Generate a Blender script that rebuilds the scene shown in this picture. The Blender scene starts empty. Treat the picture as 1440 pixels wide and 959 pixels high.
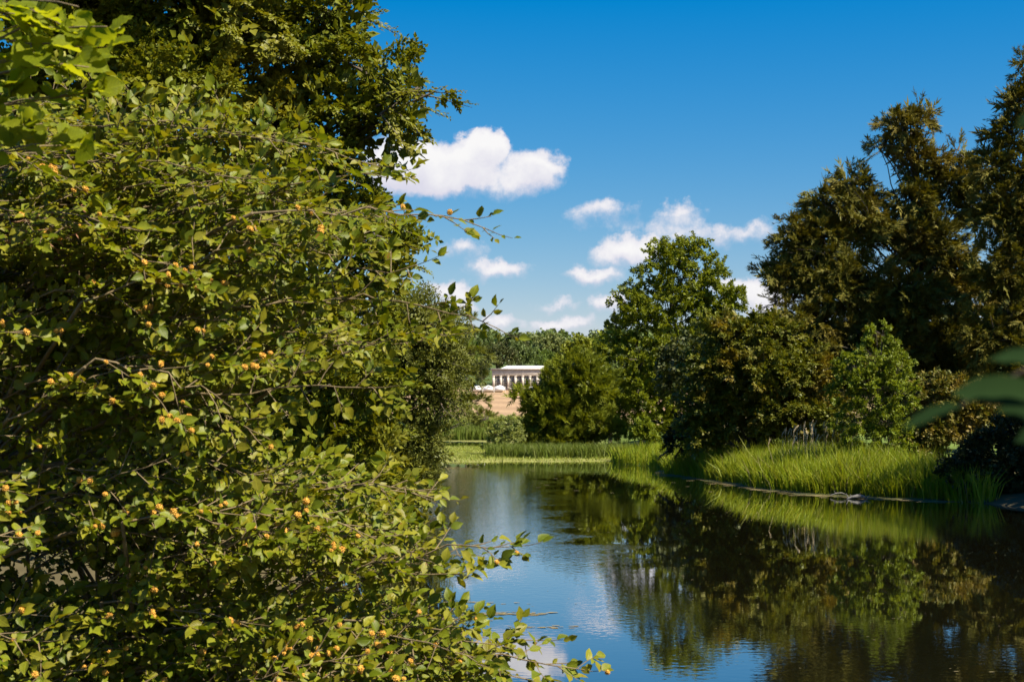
import bpy, bmesh, math
import numpy as np
from mathutils import Matrix, Vector
R = math.radians
scene = bpy.context.scene
col = scene.collection

# ------------------------------------------------------------------ camera
CAMZ, FPX, PITCH = 4.0, 2000.0, math.atan(100.5 / 2000.0)
cd = bpy.data.cameras.new('camera'); cam = bpy.data.objects.new('camera', cd); col.objects.link(cam)
cd.sensor_width = 36; cd.lens = 50; cd.clip_start = 0.05; cd.clip_end = 12000
cam.location = (0, 0, CAMZ); cam.rotation_euler = (math.pi / 2 + PITCH, 0, 0)
cd.dof.use_dof = True; cd.dof.focus_distance = 15; cd.dof.aperture_fstop = 7.5
scene.camera = cam
CP, SP = math.cos(PITCH), math.sin(PITCH)

def ray(px, py):
    dx, dy = (px - 720) / FPX, -(py - 479.5) / FPX
    return np.array([dx, CP - dy * SP, SP + dy * CP])
def at(px, py, Y):
    v = ray(px, py); t = Y / v[1]
    return np.array([v[0] * t, Y, CAMZ + v[2] * t])
def pix(P):
    P = np.asarray(P, float); q = P - np.array([0, 0, CAMZ])
    f = q[..., 1] * CP + q[..., 2] * SP; u = -q[..., 1] * SP + q[..., 2] * CP
    f = np.maximum(f, 1e-3)
    return 720 + FPX * q[..., 0] / f, 479.5 - FPX * u / f, f

# ------------------------------------------------------------------ world, sun, exposure
SUN_AZ, SUN_EL = R(122), R(50)
world = bpy.data.worlds.new('World'); scene.world = world; world.use_nodes = True
scene.view_settings.view_transform = 'Standard'; scene.view_settings.look = 'None'
scene.view_settings.gamma = 1; scene.view_settings.exposure = 1.35
scene.view_settings.use_curve_mapping = False
SKY_STRENGTH = 0.0628

def build_world():
    nt = world.node_tree; nt.nodes.clear()
    N = lambda t: nt.nodes.new(t)
    L = nt.links.new
    sky = N('ShaderNodeTexSky'); sky.sky_type = 'NISHITA'; sky.sun_disc = False
    sky.sun_elevation = SUN_EL; sky.sun_rotation = SUN_AZ
    sky.altitude = 0; sky.air_density = 1.0; sky.dust_density = 0.3; sky.ozone_density = 4.0
    hs = N('ShaderNodeHueSaturation'); hs.inputs['Saturation'].default_value = 1.45
    hs.inputs['Value'].default_value = 1.0
    L(sky.outputs[0], hs.inputs['Color'])
    tn = N('ShaderNodeMix'); tn.data_type = 'RGBA'; tn.blend_type = 'MULTIPLY'; tn.inputs[0].default_value = 1; L(hs.outputs[0], tn.inputs[6]); tn.inputs[7].default_value = (.80, 1.06, 1.0, 1)
    # tone of the clear sky: deep polarised blue overhead, milky towards the horizon
    s3 = N('ShaderNodeSeparateColor'); L(tn.outputs[2], s3.inputs[0])
    def M(op, a, b=None, c=None):
        n = N('ShaderNodeMath'); n.operation = op
        for i, v in enumerate((a, b, c)):
            if v is None: continue
            if isinstance(v, (int, float)): n.inputs[i].default_value = v
            else: L(v, n.inputs[i])
        return n.outputs[0]
    c3 = N('ShaderNodeCombineColor')
    L(M('MULTIPLY', M('MAXIMUM', M('SUBTRACT', s3.outputs[0], .13), 0.), 1.15), c3.inputs[0])
    L(M('MULTIPLY', M('POWER', M('DIVIDE', s3.outputs[1], 1.94), .84), 1.52), c3.inputs[1])
    L(M('MULTIPLY', M('POWER', M('DIVIDE', s3.outputs[2], 4.66), .4), 3.94), c3.inputs[2])
    tc = N('ShaderNodeTexCoord')
    sep = N('ShaderNodeSeparateXYZ'); L(tc.outputs['Generated'], sep.inputs[0])
    def M(op, a, b=None, c=None):
        n = N('ShaderNodeMath'); n.operation = op
        for i, v in enumerate((a, b, c)):
            if v is None: continue
            if isinstance(v, (int, float)): n.inputs[i].default_value = v
            else: L(v, n.inputs[i])
        return n.outputs[0]
    az = M('ARCTAN2', sep.outputs[0], sep.outputs[1])
    el = M('ARCSINE', sep.outputs[2])
    cmb = N('ShaderNodeCombineXYZ'); L(az, cmb.inputs[0]); L(el, cmb.inputs[1])
    # warp of the cloud outlines at two sizes
    def noise(scale, detail, rough=0.6):
        n = N('ShaderNodeTexNoise'); n.inputs['Scale'].default_value = scale
        n.inputs['Detail'].default_value = detail; n.inputs['Roughness'].default_value = rough
        L(tc.outputs['Generated'], n.inputs['Vector']); return n
    n1 = noise(42, 6)
    sub = N('ShaderNodeVectorMath'); sub.operation = 'SUBTRACT'; L(n1.outputs['Color'], sub.inputs[0]); sub.inputs[1].default_value = (.5, .5, .5)
    wv = N('ShaderNodeVectorMath'); wv.operation = 'MULTIPLY_ADD'; L(sub.outputs[0], wv.inputs[0])
    wv.inputs[1].default_value = (.034, .026, 0); L(cmb.outputs[0], wv.inputs[2])
    n2 = noise(95, 7, 0.62)
    clouds = [(600, 238, 80, 46, 1), (672, 226, 58, 44, 1), (680, 205, 34, 30, 1), (752, 240, 46, 36, 1), (560, 235, 70, 50, 1),
              (660, 262, 130, 22, .55), (890, 355, 62, 24, .95), (830, 388, 50, 17, .8), (700, 381, 52, 18, .75), (650, 352, 42, 20, .5),
              (632, 415, 46, 20, .7), (648, 432, 28, 13, .6), (857, 428, 28, 19, .85), (830, 303, 44, 22, .45), (950, 302, 40, 18, .5),
              (1060, 330, 90, 20, .36), (950, 330, 100, 22, .42), (790, 456, 60, 15, .6), (700, 456, 40, 16, .6), (1020, 402, 60, 20, .62),
              (1075, 425, 48, 34, .85), (785, 428, 46, 10, .42), (870, 300, 34, 20, .35)]
    ell = []
    for x, y, a, b, s in clouds:
        v = ray(x, y); v = v / np.linalg.norm(v)
        g_ = 1.04 if s == 1 else 1.18; ell.append((math.atan2(v[0], v[1]), math.asin(v[2]), a * g_ / FPX, b * g_ / FPX, s))
    rg = np.random.default_rng(5)
    for k in range(14):                      # the same fair-weather clouds go on round the horizon
        u = math.pi * (-1 + 2 * (k + rg.random()) / 14)
        if abs(u) < .42: continue
        v = rg.uniform(.05, .3); a = rg.uniform(.03, .07)
        ell.append((u, v, a, a * .42, rg.uniform(.6, 1)))
        ell.append((u + a * .7, v + .004, a * .7, a * .33, rg.uniform(.6, 1)))
    acc = None
    for u, v, a, b, s in ell:
        q = N('ShaderNodeVectorMath'); q.operation = 'MULTIPLY_ADD'; L(wv.outputs[0], q.inputs[0])
        q.inputs[1].default_value = (1 / a, 1 / b, 0); q.inputs[2].default_value = (-u / a, -v / b, 0)
        ln = N('ShaderNodeVectorMath'); ln.operation = 'LENGTH'; L(q.outputs[0], ln.inputs[0])
        f = M('MAXIMUM', M('MULTIPLY_ADD', ln.outputs['Value'], -s, s), 0.0)
        q1 = N('ShaderNodeVectorMath'); q1.operation = 'ADD'; L(q.outputs[0], q1.inputs[0]); q1.inputs[1].default_value = (0, 0, 1)
        sc = N('ShaderNodeVectorMath'); sc.operation = 'SCALE'; L(q1.outputs[0], sc.inputs[0]); L(f, sc.inputs['Scale'])
        if acc is None: acc = sc.outputs[0]
        else:
            ad = N('ShaderNodeVectorMath'); ad.operation = 'ADD'; L(acc, ad.inputs[0]); L(sc.outputs[0], ad.inputs[1]); acc = ad.outputs[0]
    sp = N('ShaderNodeSeparateXYZ'); L(acc, sp.inputs[0]); SY, SW = sp.outputs[1], sp.outputs[2]
    F = SW
    t = M('DIVIDE', SY, M('ADD', SW, .001))
    dens = M('ADD', F, M('MULTIPLY', M('SUBTRACT', n2.outputs[0], .5), .62))
    # crisp upper edge, soft base
    soft = N('ShaderNodeMapRange'); soft.inputs[1].default_value = -.5; soft.inputs[2].default_value = .3
    soft.inputs[3].default_value = .75; soft.inputs[4].default_value = .30; L(t, soft.inputs[0])
    al = N('ShaderNodeMapRange'); al.interpolation_type = 'SMOOTHSTEP'
    al.inputs[1].default_value = .06; L(M('ADD', soft.outputs[0], .12), al.inputs[2]); L(dens, al.inputs[0])
    gate = N('ShaderNodeMapRange'); gate.inputs[1].default_value = 0; gate.inputs[2].default_value = .06; L(SW, gate.inputs[0])
    alpha = M('MULTIPLY', M('MULTIPLY', al.outputs[0], gate.outputs[0]), .97)
    sh = N('ShaderNodeMapRange'); sh.interpolation_type = 'SMOOTHSTEP'; sh.inputs[1].default_value = -.6; sh.inputs[2].default_value = .3
    L(M('ADD', t, M('MULTIPLY', M('SUBTRACT', n2.outputs[0], .5), .5)), sh.inputs[0])
    cm = N('ShaderNodeMix'); cm.data_type = 'RGBA'; thick = N('ShaderNodeMapRange'); thick.interpolation_type = 'SMOOTHSTEP'; thick.inputs[1].default_value = .15; thick.inputs[2].default_value = .75; thick.inputs[3].default_value = .25; L(dens, thick.inputs[0]); L(M('MULTIPLY', sh.outputs[0], thick.outputs[0]), cm.inputs[0])
    cm.inputs[6].default_value = (4.5, 4.4, 5.1, 1); cm.inputs[7].default_value = (6.1, 6.0, 5.95, 1)
    mx = N('ShaderNodeMix'); mx.data_type = 'RGBA'; L(alpha, mx.inputs[0]); L(c3.outputs[0], mx.inputs[6]); L(cm.outputs[2], mx.inputs[7])
    bg = N('ShaderNodeBackground'); bg.inputs[1].default_value = SKY_STRENGTH; L(mx.outputs[2], bg.inputs[0])
    out = N('ShaderNodeOutputWorld'); L(bg.outputs[0], out.inputs[0])
    world.cycles.sampling_method = 'MANUAL'; world.cycles.sample_map_resolution = 512
build_world()
sl = bpy.data.lights.new('sun', 'SUN'); sun = bpy.data.objects.new('sun', sl); col.objects.link(sun)
sl.energy = 4.8; sl.angle = R(.53); sl.color = (1, .91, .74)
SDIR = np.array([math.sin(SUN_AZ) * math.cos(SUN_EL), math.cos(SUN_AZ) * math.cos(SUN_EL), math.sin(SUN_EL)])
sun.rotation_euler = Vector(-SDIR).to_track_quat('-Z', 'Y').to_euler()
sun.location = (30, -10, 40)

scene.cycles.max_bounces = 7; scene.cycles.diffuse_bounces = 3; scene.cycles.glossy_bounces = 3
scene.cycles.transmission_bounces = 3; scene.cycles.transparent_max_bounces = 4
scene.cycles.caustics_reflective = False; scene.cycles.caustics_refractive = False

# ------------------------------------------------------------------ helpers
rng = np.random.default_rng(11)
def nrm(v): return v / np.maximum(np.linalg.norm(v, axis=-1, keepdims=True), 1e-9)
UP = np.array([0, 0, 1.0])

class Acc:
    def __init__(s): s.V = []; s.F = []; s.n = 0
    def add(s, V, F):
        V = np.asarray(V, float).reshape(-1, 3); s.V.append(V); s.F.append(np.asarray(F, np.int64).reshape(-1, 3) + s.n); s.n += len(V)
    def mesh(s, name, mat, smooth=False):
        V = np.concatenate(s.V).astype(np.float32); F = np.concatenate(s.F).astype(np.int32)
        m = bpy.data.meshes.new(name)
        m.vertices.add(len(V)); m.vertices.foreach_set('co', V.ravel())
        m.loops.add(F.size); m.loops.foreach_set('vertex_index', F.ravel())
        m.polygons.add(len(F)); m.polygons.foreach_set('loop_start', np.arange(0, F.size, 3, dtype=np.int32))
        if smooth: m.polygons.foreach_set('use_smooth', np.ones(len(F), bool))
        m.update(calc_edges=True); m.validate()
        m.materials.append(mat)
        return m
    def build(s, name, mat, parent=None, smooth=False):
        return link(name, s.mesh(name, mat, smooth), parent)
def link(name, data, parent=None):
    o = bpy.data.objects.new(name, data); col.objects.link(o)
    if parent is not None:
        o.parent = parent; o.matrix_parent_inverse = Matrix.Translation(parent.location).inverted()
    return o
def tag(o, label=None, cat=None, group=None, kind=None):
    if label: o['label'] = label
    if cat: o['category'] = cat
    if group: o['group'] = group
    if kind: o['kind'] = kind
    return o
def thing(name, loc, label, cat, group=None):
    o = link(name, None); o.location = tuple(float(c) for c in loc); o.empty_display_size = .3
    return tag(o, label, cat, group)

def box(acc, c, s):
    x, y, z = c; a, b, d = s[0] / 2, s[1] / 2, s[2] / 2
    V = [(x + i * a, y + j * b, z + k * d) for i in (-1, 1) for j in (-1, 1) for k in (-1, 1)]
    F = [(0, 1, 3), (0, 3, 2), (4, 6, 7), (4, 7, 5), (0, 4, 5), (0, 5, 1), (2, 3, 7), (2, 7, 6), (0, 2, 6), (0, 6, 4), (1, 5, 7), (1, 7, 3)]
    acc.add(V, F)
def tube(acc, P, r, sides=5, cap=True):
    P = np.asarray(P, float); n = len(P); r = np.broadcast_to(np.asarray(r, float), (n,))
    T = nrm(np.gradient(P, axis=0)); ref = np.array([.31, .17, .93]) if abs(T[0][2]) < .8 else np.array([.9, .3, .1])
    A = nrm(np.cross(T, ref)); B = np.cross(T, A)
    th = np.arange(sides) * 2 * math.pi / sides
    V = P[:, None] + r[:, None, None] * (np.cos(th)[None, :, None] * A[:, None] + np.sin(th)[None, :, None] * B[:, None])
    i = np.arange(n - 1)[:, None] * sides; j = np.arange(sides)[None]; k = (j + 1) % sides
    a, b, c, d = i + j, i + k, i + sides + k, i + sides + j
    F = np.concatenate([np.stack([a, b, c], -1).reshape(-1, 3), np.stack([a, c, d], -1).reshape(-1, 3)])
    V = V.reshape(-1, 3)
    if cap:
        V = np.concatenate([V, P[-1:] + T[-1:] * r[-1]]); t = len(V) - 1; base = (n - 1) * sides
        F = np.concatenate([F, np.array([(base + q, base + (q + 1) % sides, t) for q in range(sides)])])
    acc.add(V, F)
def curve(p0, p1, bend, n=6, jit=0., rg=rng):
    p0, p1 = np.asarray(p0, float), np.asarray(p1, float); t = np.linspace(0, 1, n)[:, None]
    m = (p0 + p1) / 2 + np.asarray(bend, float)
    P = (1 - t) ** 2 * p0 + 2 * t * (1 - t) * m + t ** 2 * p1
    if jit: P[1:-1] += rg.normal(0, jit, P[1:-1].shape)
    return P
def scatter(acc, tmpl, pos, X, Z, sc, rg):
    """copies of template sprays, one per frame (X along the twig, Z the upper side)"""
    pos = pos.reshape(-1, 3); X = nrm(X.reshape(-1, 3)); Z = Z.reshape(-1, 3); sc = np.broadcast_to(sc, (len(pos),)) if np.ndim(sc) == 0 else sc.reshape(-1)
    Y = nrm(np.cross(Z, X)); Z = np.cross(X, Y)
    pick = rg.integers(0, len(tmpl), len(pos))
    for k, (V, F) in enumerate(tmpl):
        m = pick == k; n = m.sum()
        if not n: continue
        W = pos[m][:, None] + sc[m][:, None, None] * (V[None, :, 0:1] * X[m][:, None] + V[None, :, 1:2] * Y[m][:, None] + V[None, :, 2:3] * Z[m][:, None])
        FF = F[None] + (np.arange(n) * len(V))[:, None, None]
        acc.add(W, FF)

# ------------------------------------------------------------------ materials
def newmat(name):
    m = bpy.data.materials.new(name); m.use_nodes = True; nt = m.node_tree; nt.nodes.clear()
    return m, nt, nt.nodes.new('ShaderNodeOutputMaterial')
def ramp(nt, stops):
    r = nt.nodes.new('ShaderNodeValToRGB'); e = r.color_ramp.elements
    while len(e) < len(stops): e.new(.5)
    for q, (p, c) in zip(e, stops): q.position = p; q.color = (*c, 1)
    return r
def leaf_mat(name, cols, trans=.3, tcol=(1.5, 1.35, .5), rough=.5, spec=.2, tint=None, tscale=.5):
    m, nt, out = newmat(name); L = nt.links.new
    g = nt.nodes.new('ShaderNodeNewGeometry'); oi = nt.nodes.new('ShaderNodeObjectInfo')
    ad = nt.nodes.new('ShaderNodeMath'); ad.operation = 'ADD'; L(g.outputs['Random Per Island'], ad.inputs[0]); L(oi.outputs['Random'], ad.inputs[1])
    fr = nt.nodes.new('ShaderNodeMath'); fr.operation = 'FRACT'; L(ad.outputs[0], fr.inputs[0])
    k = len(cols); cr = ramp(nt, [(i / (k - 1), c) for i, c in enumerate(cols)]); L(fr.outputs[0], cr.inputs[0])
    c = cr.outputs[0]
    if tint:
        no = nt.nodes.new('ShaderNodeTexNoise'); no.inputs['Scale'].default_value = tscale; no.inputs['Detail'].default_value = 3
        L(g.outputs['Position'], no.inputs['Vector'])
        mr = nt.nodes.new('ShaderNodeMapRange'); mr.inputs[1].default_value = .5; mr.inputs[2].default_value = .68; L(no.outputs[0], mr.inputs[0])
        mx = nt.nodes.new('ShaderNodeMix'); mx.data_type = 'RGBA'; L(mr.outputs[0], mx.inputs[0]); L(c, mx.inputs[6]); mx.inputs[7].default_value = (*tint, 1)
        c = mx.outputs[2]
    p = nt.nodes.new('ShaderNodeBsdfPrincipled'); L(c, p.inputs['Base Color']); p.inputs['Roughness'].default_value = rough
    p.inputs['Specular IOR Level'].default_value = spec
    mu = nt.nodes.new('ShaderNodeMix'); mu.data_type = 'RGBA'; mu.blend_type = 'MULTIPLY'; mu.inputs[0].default_value = 1; L(c, mu.inputs[6]); mu.inputs[7].default_value = (*tcol, 1)
    tr = nt.nodes.new('ShaderNodeBsdfTranslucent'); L(mu.outputs[2], tr.inputs[0])
    ms = nt.nodes.new('ShaderNodeMixShader'); ms.inputs[0].default_value = trans; L(p.outputs[0], ms.inputs[1]); L(tr.outputs[0], ms.inputs[2])
    L(ms.outputs[0], out.inputs[0]); return m
def solid(name, a, b=None, scale=6, rough=.8, bump=0., spec=.3, stretch=(1, 1, 1)):
    m, nt, out = newmat(name); L = nt.links.new
    p = nt.nodes.new('ShaderNodeBsdfPrincipled'); p.inputs['Roughness'].default_value = rough; p.inputs['Specular IOR Level'].default_value = spec
    tc = nt.nodes.new('ShaderNodeTexCoord'); mp = nt.nodes.new('ShaderNodeMapping'); mp.inputs['Scale'].default_value = stretch
    L(tc.outputs['Object'], mp.inputs[0])
    no = nt.nodes.new('ShaderNodeTexNoise'); no.inputs['Scale'].default_value = scale; no.inputs['Detail'].default_value = 6; L(mp.outputs[0], no.inputs['Vector'])
    cr = ramp(nt, [(.3, a), (.7, b or a)]); L(no.outputs[0], cr.inputs[0]); L(cr.outputs[0], p.inputs['Base Color'])
    if bump:
        bp = nt.nodes.new('ShaderNodeBump'); bp.inputs['Strength'].default_value = bump; bp.inputs['Distance'].default_value = .05
        L(no.outputs[0], bp.inputs['Height']); L(bp.outputs[0], p.inputs['Normal'])
    L(p.outputs[0], out.inputs[0]); return m

BARK = solid('bark', (.05, .042, .032), (.13, .11, .085), 9, .9, .6, .2, (1, 1, .3))
TWIG = solid('twig', (.11, .08, .04), (.20, .15, .08), 30, .7, .2)
DRYTWIG = solid('dry_twig', (.30, .13, .07), (.36, .22, .12), 40, .7)
M_BEECH = leaf_mat('beech_leaf', [(.080, .108, .004), (.122, .152, .006), (.168, .190, .010), (.165, .155, .010), (.235, .23, .016)], .36, rough=.46, spec=.26)
M_HAZEL = leaf_mat('hazel_leaf', [(.15, .19, .006), (.19, .23, .009), (.22, .25, .014)], .62, rough=.55, spec=.15)
M_BEECH2 = leaf_mat('far_beech_leaf', [(.08, .10, .006), (.11, .13, .008), (.145, .16, .012), (.14, .135, .012)], .3, tint=(.18, .17, .016), tscale=.35)
M_GREY = leaf_mat('thorn_leaf', [(.085, .10, .016), (.12, .135, .022), (.165, .17, .034)], .27)
M_ALDER = leaf_mat('alder_leaf', [(.095, .12, .006), (.14, .17, .008), (.19, .21, .012)], .3, tscale=.2)
M_WILLOW = leaf_mat('willow_leaf', [(.095, .12, .008), (.135, .16, .011), (.18, .195, .018)], .28)
M_YEW = leaf_mat('yew_needles', [(.062, .070, .008), (.090, .090, .011), (.12, .11, .014), (.135, .112, .016)], .15, rough=.65, spec=.15, tint=(.145, .112, .017), tscale=.33)
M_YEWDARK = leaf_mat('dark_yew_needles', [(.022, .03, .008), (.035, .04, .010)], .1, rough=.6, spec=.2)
M_HORN = leaf_mat('hornbeam_leaf', [(.07, .09, .008), (.105, .12, .011), (.14, .135, .016)], .25, tint=(.17, .13, .018), tscale=.45)
M_ASH = leaf_mat('ash_leaf', [(.10, .14, .008), (.14, .18, .012), (.18, .21, .018)], .32)
M_BRAMBLE = leaf_mat('bramble_leaf', [(.06, .075, .010), (.11, .11, .015), (.18, .14, .03)], .22, tint=(.22, .16, .04), tscale=.8)
M_PALE = leaf_mat('pale_leaf', [(.20, .24, .06), (.27, .29, .10), (.14, .19, .02)], .25)
M_FARA = leaf_mat('far_leaf_bright', [(.07, .12, .018), (.10, .15, .022), (.13, .17, .03)], .2)
M_FARB = leaf_mat('far_leaf_dark', [(.035, .05, .012), (.055, .065, .016), (.075, .075, .022)], .15)
M_FARC = leaf_mat('far_leaf_pale', [(.10, .135, .035), (.14, .165, .05), (.17, .18, .06)], .2)
M_FARD = leaf_mat('far_leaf_mid', [(.075, .11, .03), (.10, .14, .038), (.13, .165, .05)], .22, tint=(.16, .185, .065), tscale=.035)
M_REED = leaf_mat('reed_blade', [(.13, .19, .006), (.18, .24, .008), (.23, .28, .012), (.28, .27, .04)], .4, tcol=(1.4, 1.25, .5), rough=.5, tint=(.15, .18, .010), tscale=.55)
M_REED2 = leaf_mat('far_reed_blade', [(.08, .12, .015), (.11, .15, .02), (.15, .17, .04)], .3)
M_MARSH = leaf_mat('marsh_grass', [(.15, .20, .03), (.20, .24, .035), (.26, .26, .07)], .3)
M_HUSK = solid('husk', (.44, .21, .03), (.58, .33, .05), 90, .75, .3)

# ------------------------------------------------------------------ terrain
LAKE = np.array([(-6, 7), (-3, 4.5), (3, 4.5), (10, 7), (17, 16), (23, 30), (24, 45), (22.5, 57), (20.4, 64.5), (17.5, 67.6), (15.2, 70), (13.4, 76), (12.0, 86), (10.7, 93),
                 (11.6, 100), (9.9, 106), (8.6, 111), (8.4, 117), (4, 116), (0, 116.5), (-3.5, 115.5), (-8, 118), (-8.5, 100), (-7.5, 70), (-6, 50), (-3.4, 41), (-4.5, 34), (-9, 29), (-11, 22), (-9.5, 14)], float)
POND = np.array([(-70, 170), (-3, 166), (-1.5, 175), (-4, 190), (-20, 198), (-70, 200)], float)
def sdist(poly, P):
    a = poly; b = np.roll(poly, -1, 0); best = np.full(len(P), 1e9); inside = np.zeros(len(P), bool)
    for p, q in zip(a, b):
        e = q - p; t = np.clip(((P - p) @ e) / (e @ e), 0, 1); d = np.linalg.norm(P - (p + t[:, None] * e), axis=1); best = np.minimum(best, d)
        c = ((p[1] > P[:, 1]) != (q[1] > P[:, 1])) & (P[:, 0] < (q[0] - p[0]) * (P[:, 1] - p[1]) / (q[1] - p[1] + 1e-12) + p[0]); inside ^= c
    return np.where(inside, -best, best)
_h = np.random.default_rng(3); _ph = _h.uniform(0, 6.28, (8, 2)); _fr = _h.normal(0, 1, (8, 2))
def wob(x, y, s):
    return sum(np.sin(x * s * f[0] + y * s * f[1] + p[0]) for f, p in zip(_fr, _ph)) / 8
def ground(x, y):
    x = np.asarray(x, float); y = np.asarray(y, float); sh = x.shape; x = x.ravel(); y = y.ravel(); P = np.stack([x, y], 1)
    s1 = sdist(LAKE, P) + .35 * wob(x, y, 1.1); s2 = sdist(POND, P) + .5 * wob(x, y, .5); s = np.minimum(s1, s2)
    bank = np.where(s > 0, .03 + .95 * (1 - np.exp(-s / 4.0)), np.maximum(s * .45, -1.6))
    marsh = np.clip((y - 112) / 6, 0, 1) * np.clip((214 - y) / 10, 0, 1) * np.clip((14 - x) / 5, 0, 1)
    flat = np.where(s > 0, .02 + .06 * np.minimum(s, 3) / 3, bank)
    z = bank * (1 - marsh) + flat * marsh
    near = 1.55 * np.exp(-(x * x + y * y) / 34); z = z + np.where(s > 0, near * np.clip(s / 2.5, 0, 1), 0)
    z = z + np.where(s > 0, np.clip(s / 3, 0, 1) * .12 * wob(x, y, .5) * (1 - marsh), 0)
    hill = np.interp(y, [0, 205, 250, 430, 455, 600, 900, 1400, 2500, 6000], [0, 0, 1.6, 8.9, 10.2, 19, 41, 36, 30, 30])
    z = z + hill * (1 + .10 * wob(x, y, .006) * np.clip((y - 480) / 200, 0, 1)) + np.clip((np.abs(x) - 60) / 200, 0, 1) * 3 * np.clip(1 - y / 3000, 0, 1)
    return z.reshape(sh)
def axis(segs):
    out = []
    for a, b, n in segs: out += list(np.linspace(a, b, n, endpoint=False))
    return np.array(out + [segs[-1][1]])
def build_terrain():
    xs = axis([(-4000, -400, 14), (-400, -60, 20), (-60, -14, 20), (-14, 30, 56), (30, 80, 24), (80, 400, 18), (400, 4000, 14)])
    ys = axis([(-400, -12, 10), (-12, 130, 140), (130, 220, 50), (220, 480, 40), (480, 1000, 40), (1000, 6000, 24)])
    X, Y = np.meshgrid(xs, ys); Z = ground(X, Y); nx, ny = len(xs), len(ys)
    V = np.stack([X, Y, Z], -1).reshape(-1, 3)
    i = np.arange(ny - 1)[:, None] * nx + np.arange(nx - 1)[None]; a = i.ravel()
    F = np.concatenate([np.stack([a, a + 1, a + nx + 1], 1), np.stack([a, a + nx + 1, a + nx], 1)])
    ac = Acc(); ac.add(V, F)
    m, nt, out = newmat('ground'); L = nt.links.new
    at_ = nt.nodes.new('ShaderNodeAttribute'); at_.attribute_name = 'soil'
    g = nt.nodes.new('ShaderNodeNewGeometry')
    no = nt.nodes.new('ShaderNodeTexNoise'); no.inputs['Scale'].default_value = 1.3; no.inputs['Detail'].default_value = 8; L(g.outputs['Position'], no.inputs['Vector'])
    mr = nt.nodes.new('ShaderNodeMapRange'); mr.inputs[3].default_value = .6; mr.inputs[4].default_value = 1.4; L(no.outputs[0], mr.inputs[0])
    # mown swathes on the hay field
    wv = nt.nodes.new('ShaderNodeTexWave'); wv.wave_type = 'BANDS'; wv.bands_direction = 'DIAGONAL'; wv.inputs['Scale'].default_value = .016; wv.inputs['Distortion'].default_value = 9; wv.inputs['Detail'].default_value = 4; wv.inputs['Detail Scale'].default_value = .25
    L(g.outputs['Position'], wv.inputs['Vector'])
    mw = nt.nodes.new('ShaderNodeMapRange'); mw.inputs[3].default_value = .86; mw.inputs[4].default_value = 1.1; L(wv.outputs['Fac'], mw.inputs[0])
    mm = nt.nodes.new('ShaderNodeMath'); mm.operation = 'MULTIPLY'; L(mr.outputs[0], mm.inputs[0]); L(mw.outputs[0], mm.inputs[1])
    sc = nt.nodes.new('ShaderNodeVectorMath'); sc.operation = 'SCALE'; L(at_.outputs['Color'], sc.inputs[0]); L(mm.outputs[0], sc.inputs['Scale'])
    p = nt.nodes.new('ShaderNodeBsdfPrincipled'); p.inputs['Roughness'].default_value = .95; p.inputs['Specular IOR Level'].default_value = .1
    L(sc.outputs[0], p.inputs['Base Color'])
    bp = nt.nodes.new('ShaderNodeBump'); bp.inputs['Strength'].default_value = .5; bp.inputs['Distance'].default_value = .12; L(no.outputs[0], bp.inputs['Height']); L(bp.outputs[0], p.inputs['Normal'])
    L(p.outputs[0], out.inputs[0])
    me = ac.mesh('ground', m, True)
    x, y = V[:, 0], V[:, 1]; w = wob(x, y, .25)
    C = np.tile(np.array([.075, .062, .032]), (len(V), 1))
    def put(mask, c):
        k = np.clip(mask, 0, 1)[:, None]; C[:] = C * (1 - k) + np.array(c) * k
    put(np.clip((w + .1) * 3, 0, 1), (.07, .09, .022))
    put(np.clip((y - 96) / 6, 0, 1), (.10, .14, .025))
    put(np.clip((y - 112) / 4, 0, 1) * np.clip((205 - y) / 5, 0, 1) * np.clip((12 - x) / 3, 0, 1), (.20, .20, .06))
    put(np.clip((y - 216) / 8, 0, 1), (.24, .19, .08))
    put(np.clip((y - 262 + 10 * w) / 10, 0, 1) * np.clip((475 - y) / 8, 0, 1) * np.clip((x + 45) / 6, 0, 1) * np.clip((70 - x) / 6, 0, 1), (.29, .195, .115))
    put(np.clip((y - 475) / 10, 0, 1), (.06, .085, .025))
    at_d = me.color_attributes.new('soil', 'FLOAT_COLOR', 'POINT')
    at_d.data.foreach_set('color', np.concatenate([C, np.ones((len(C), 1))], 1).astype(np.float32).ravel())
    tag(link('ground', me), kind='structure')
build_terrain()

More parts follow.
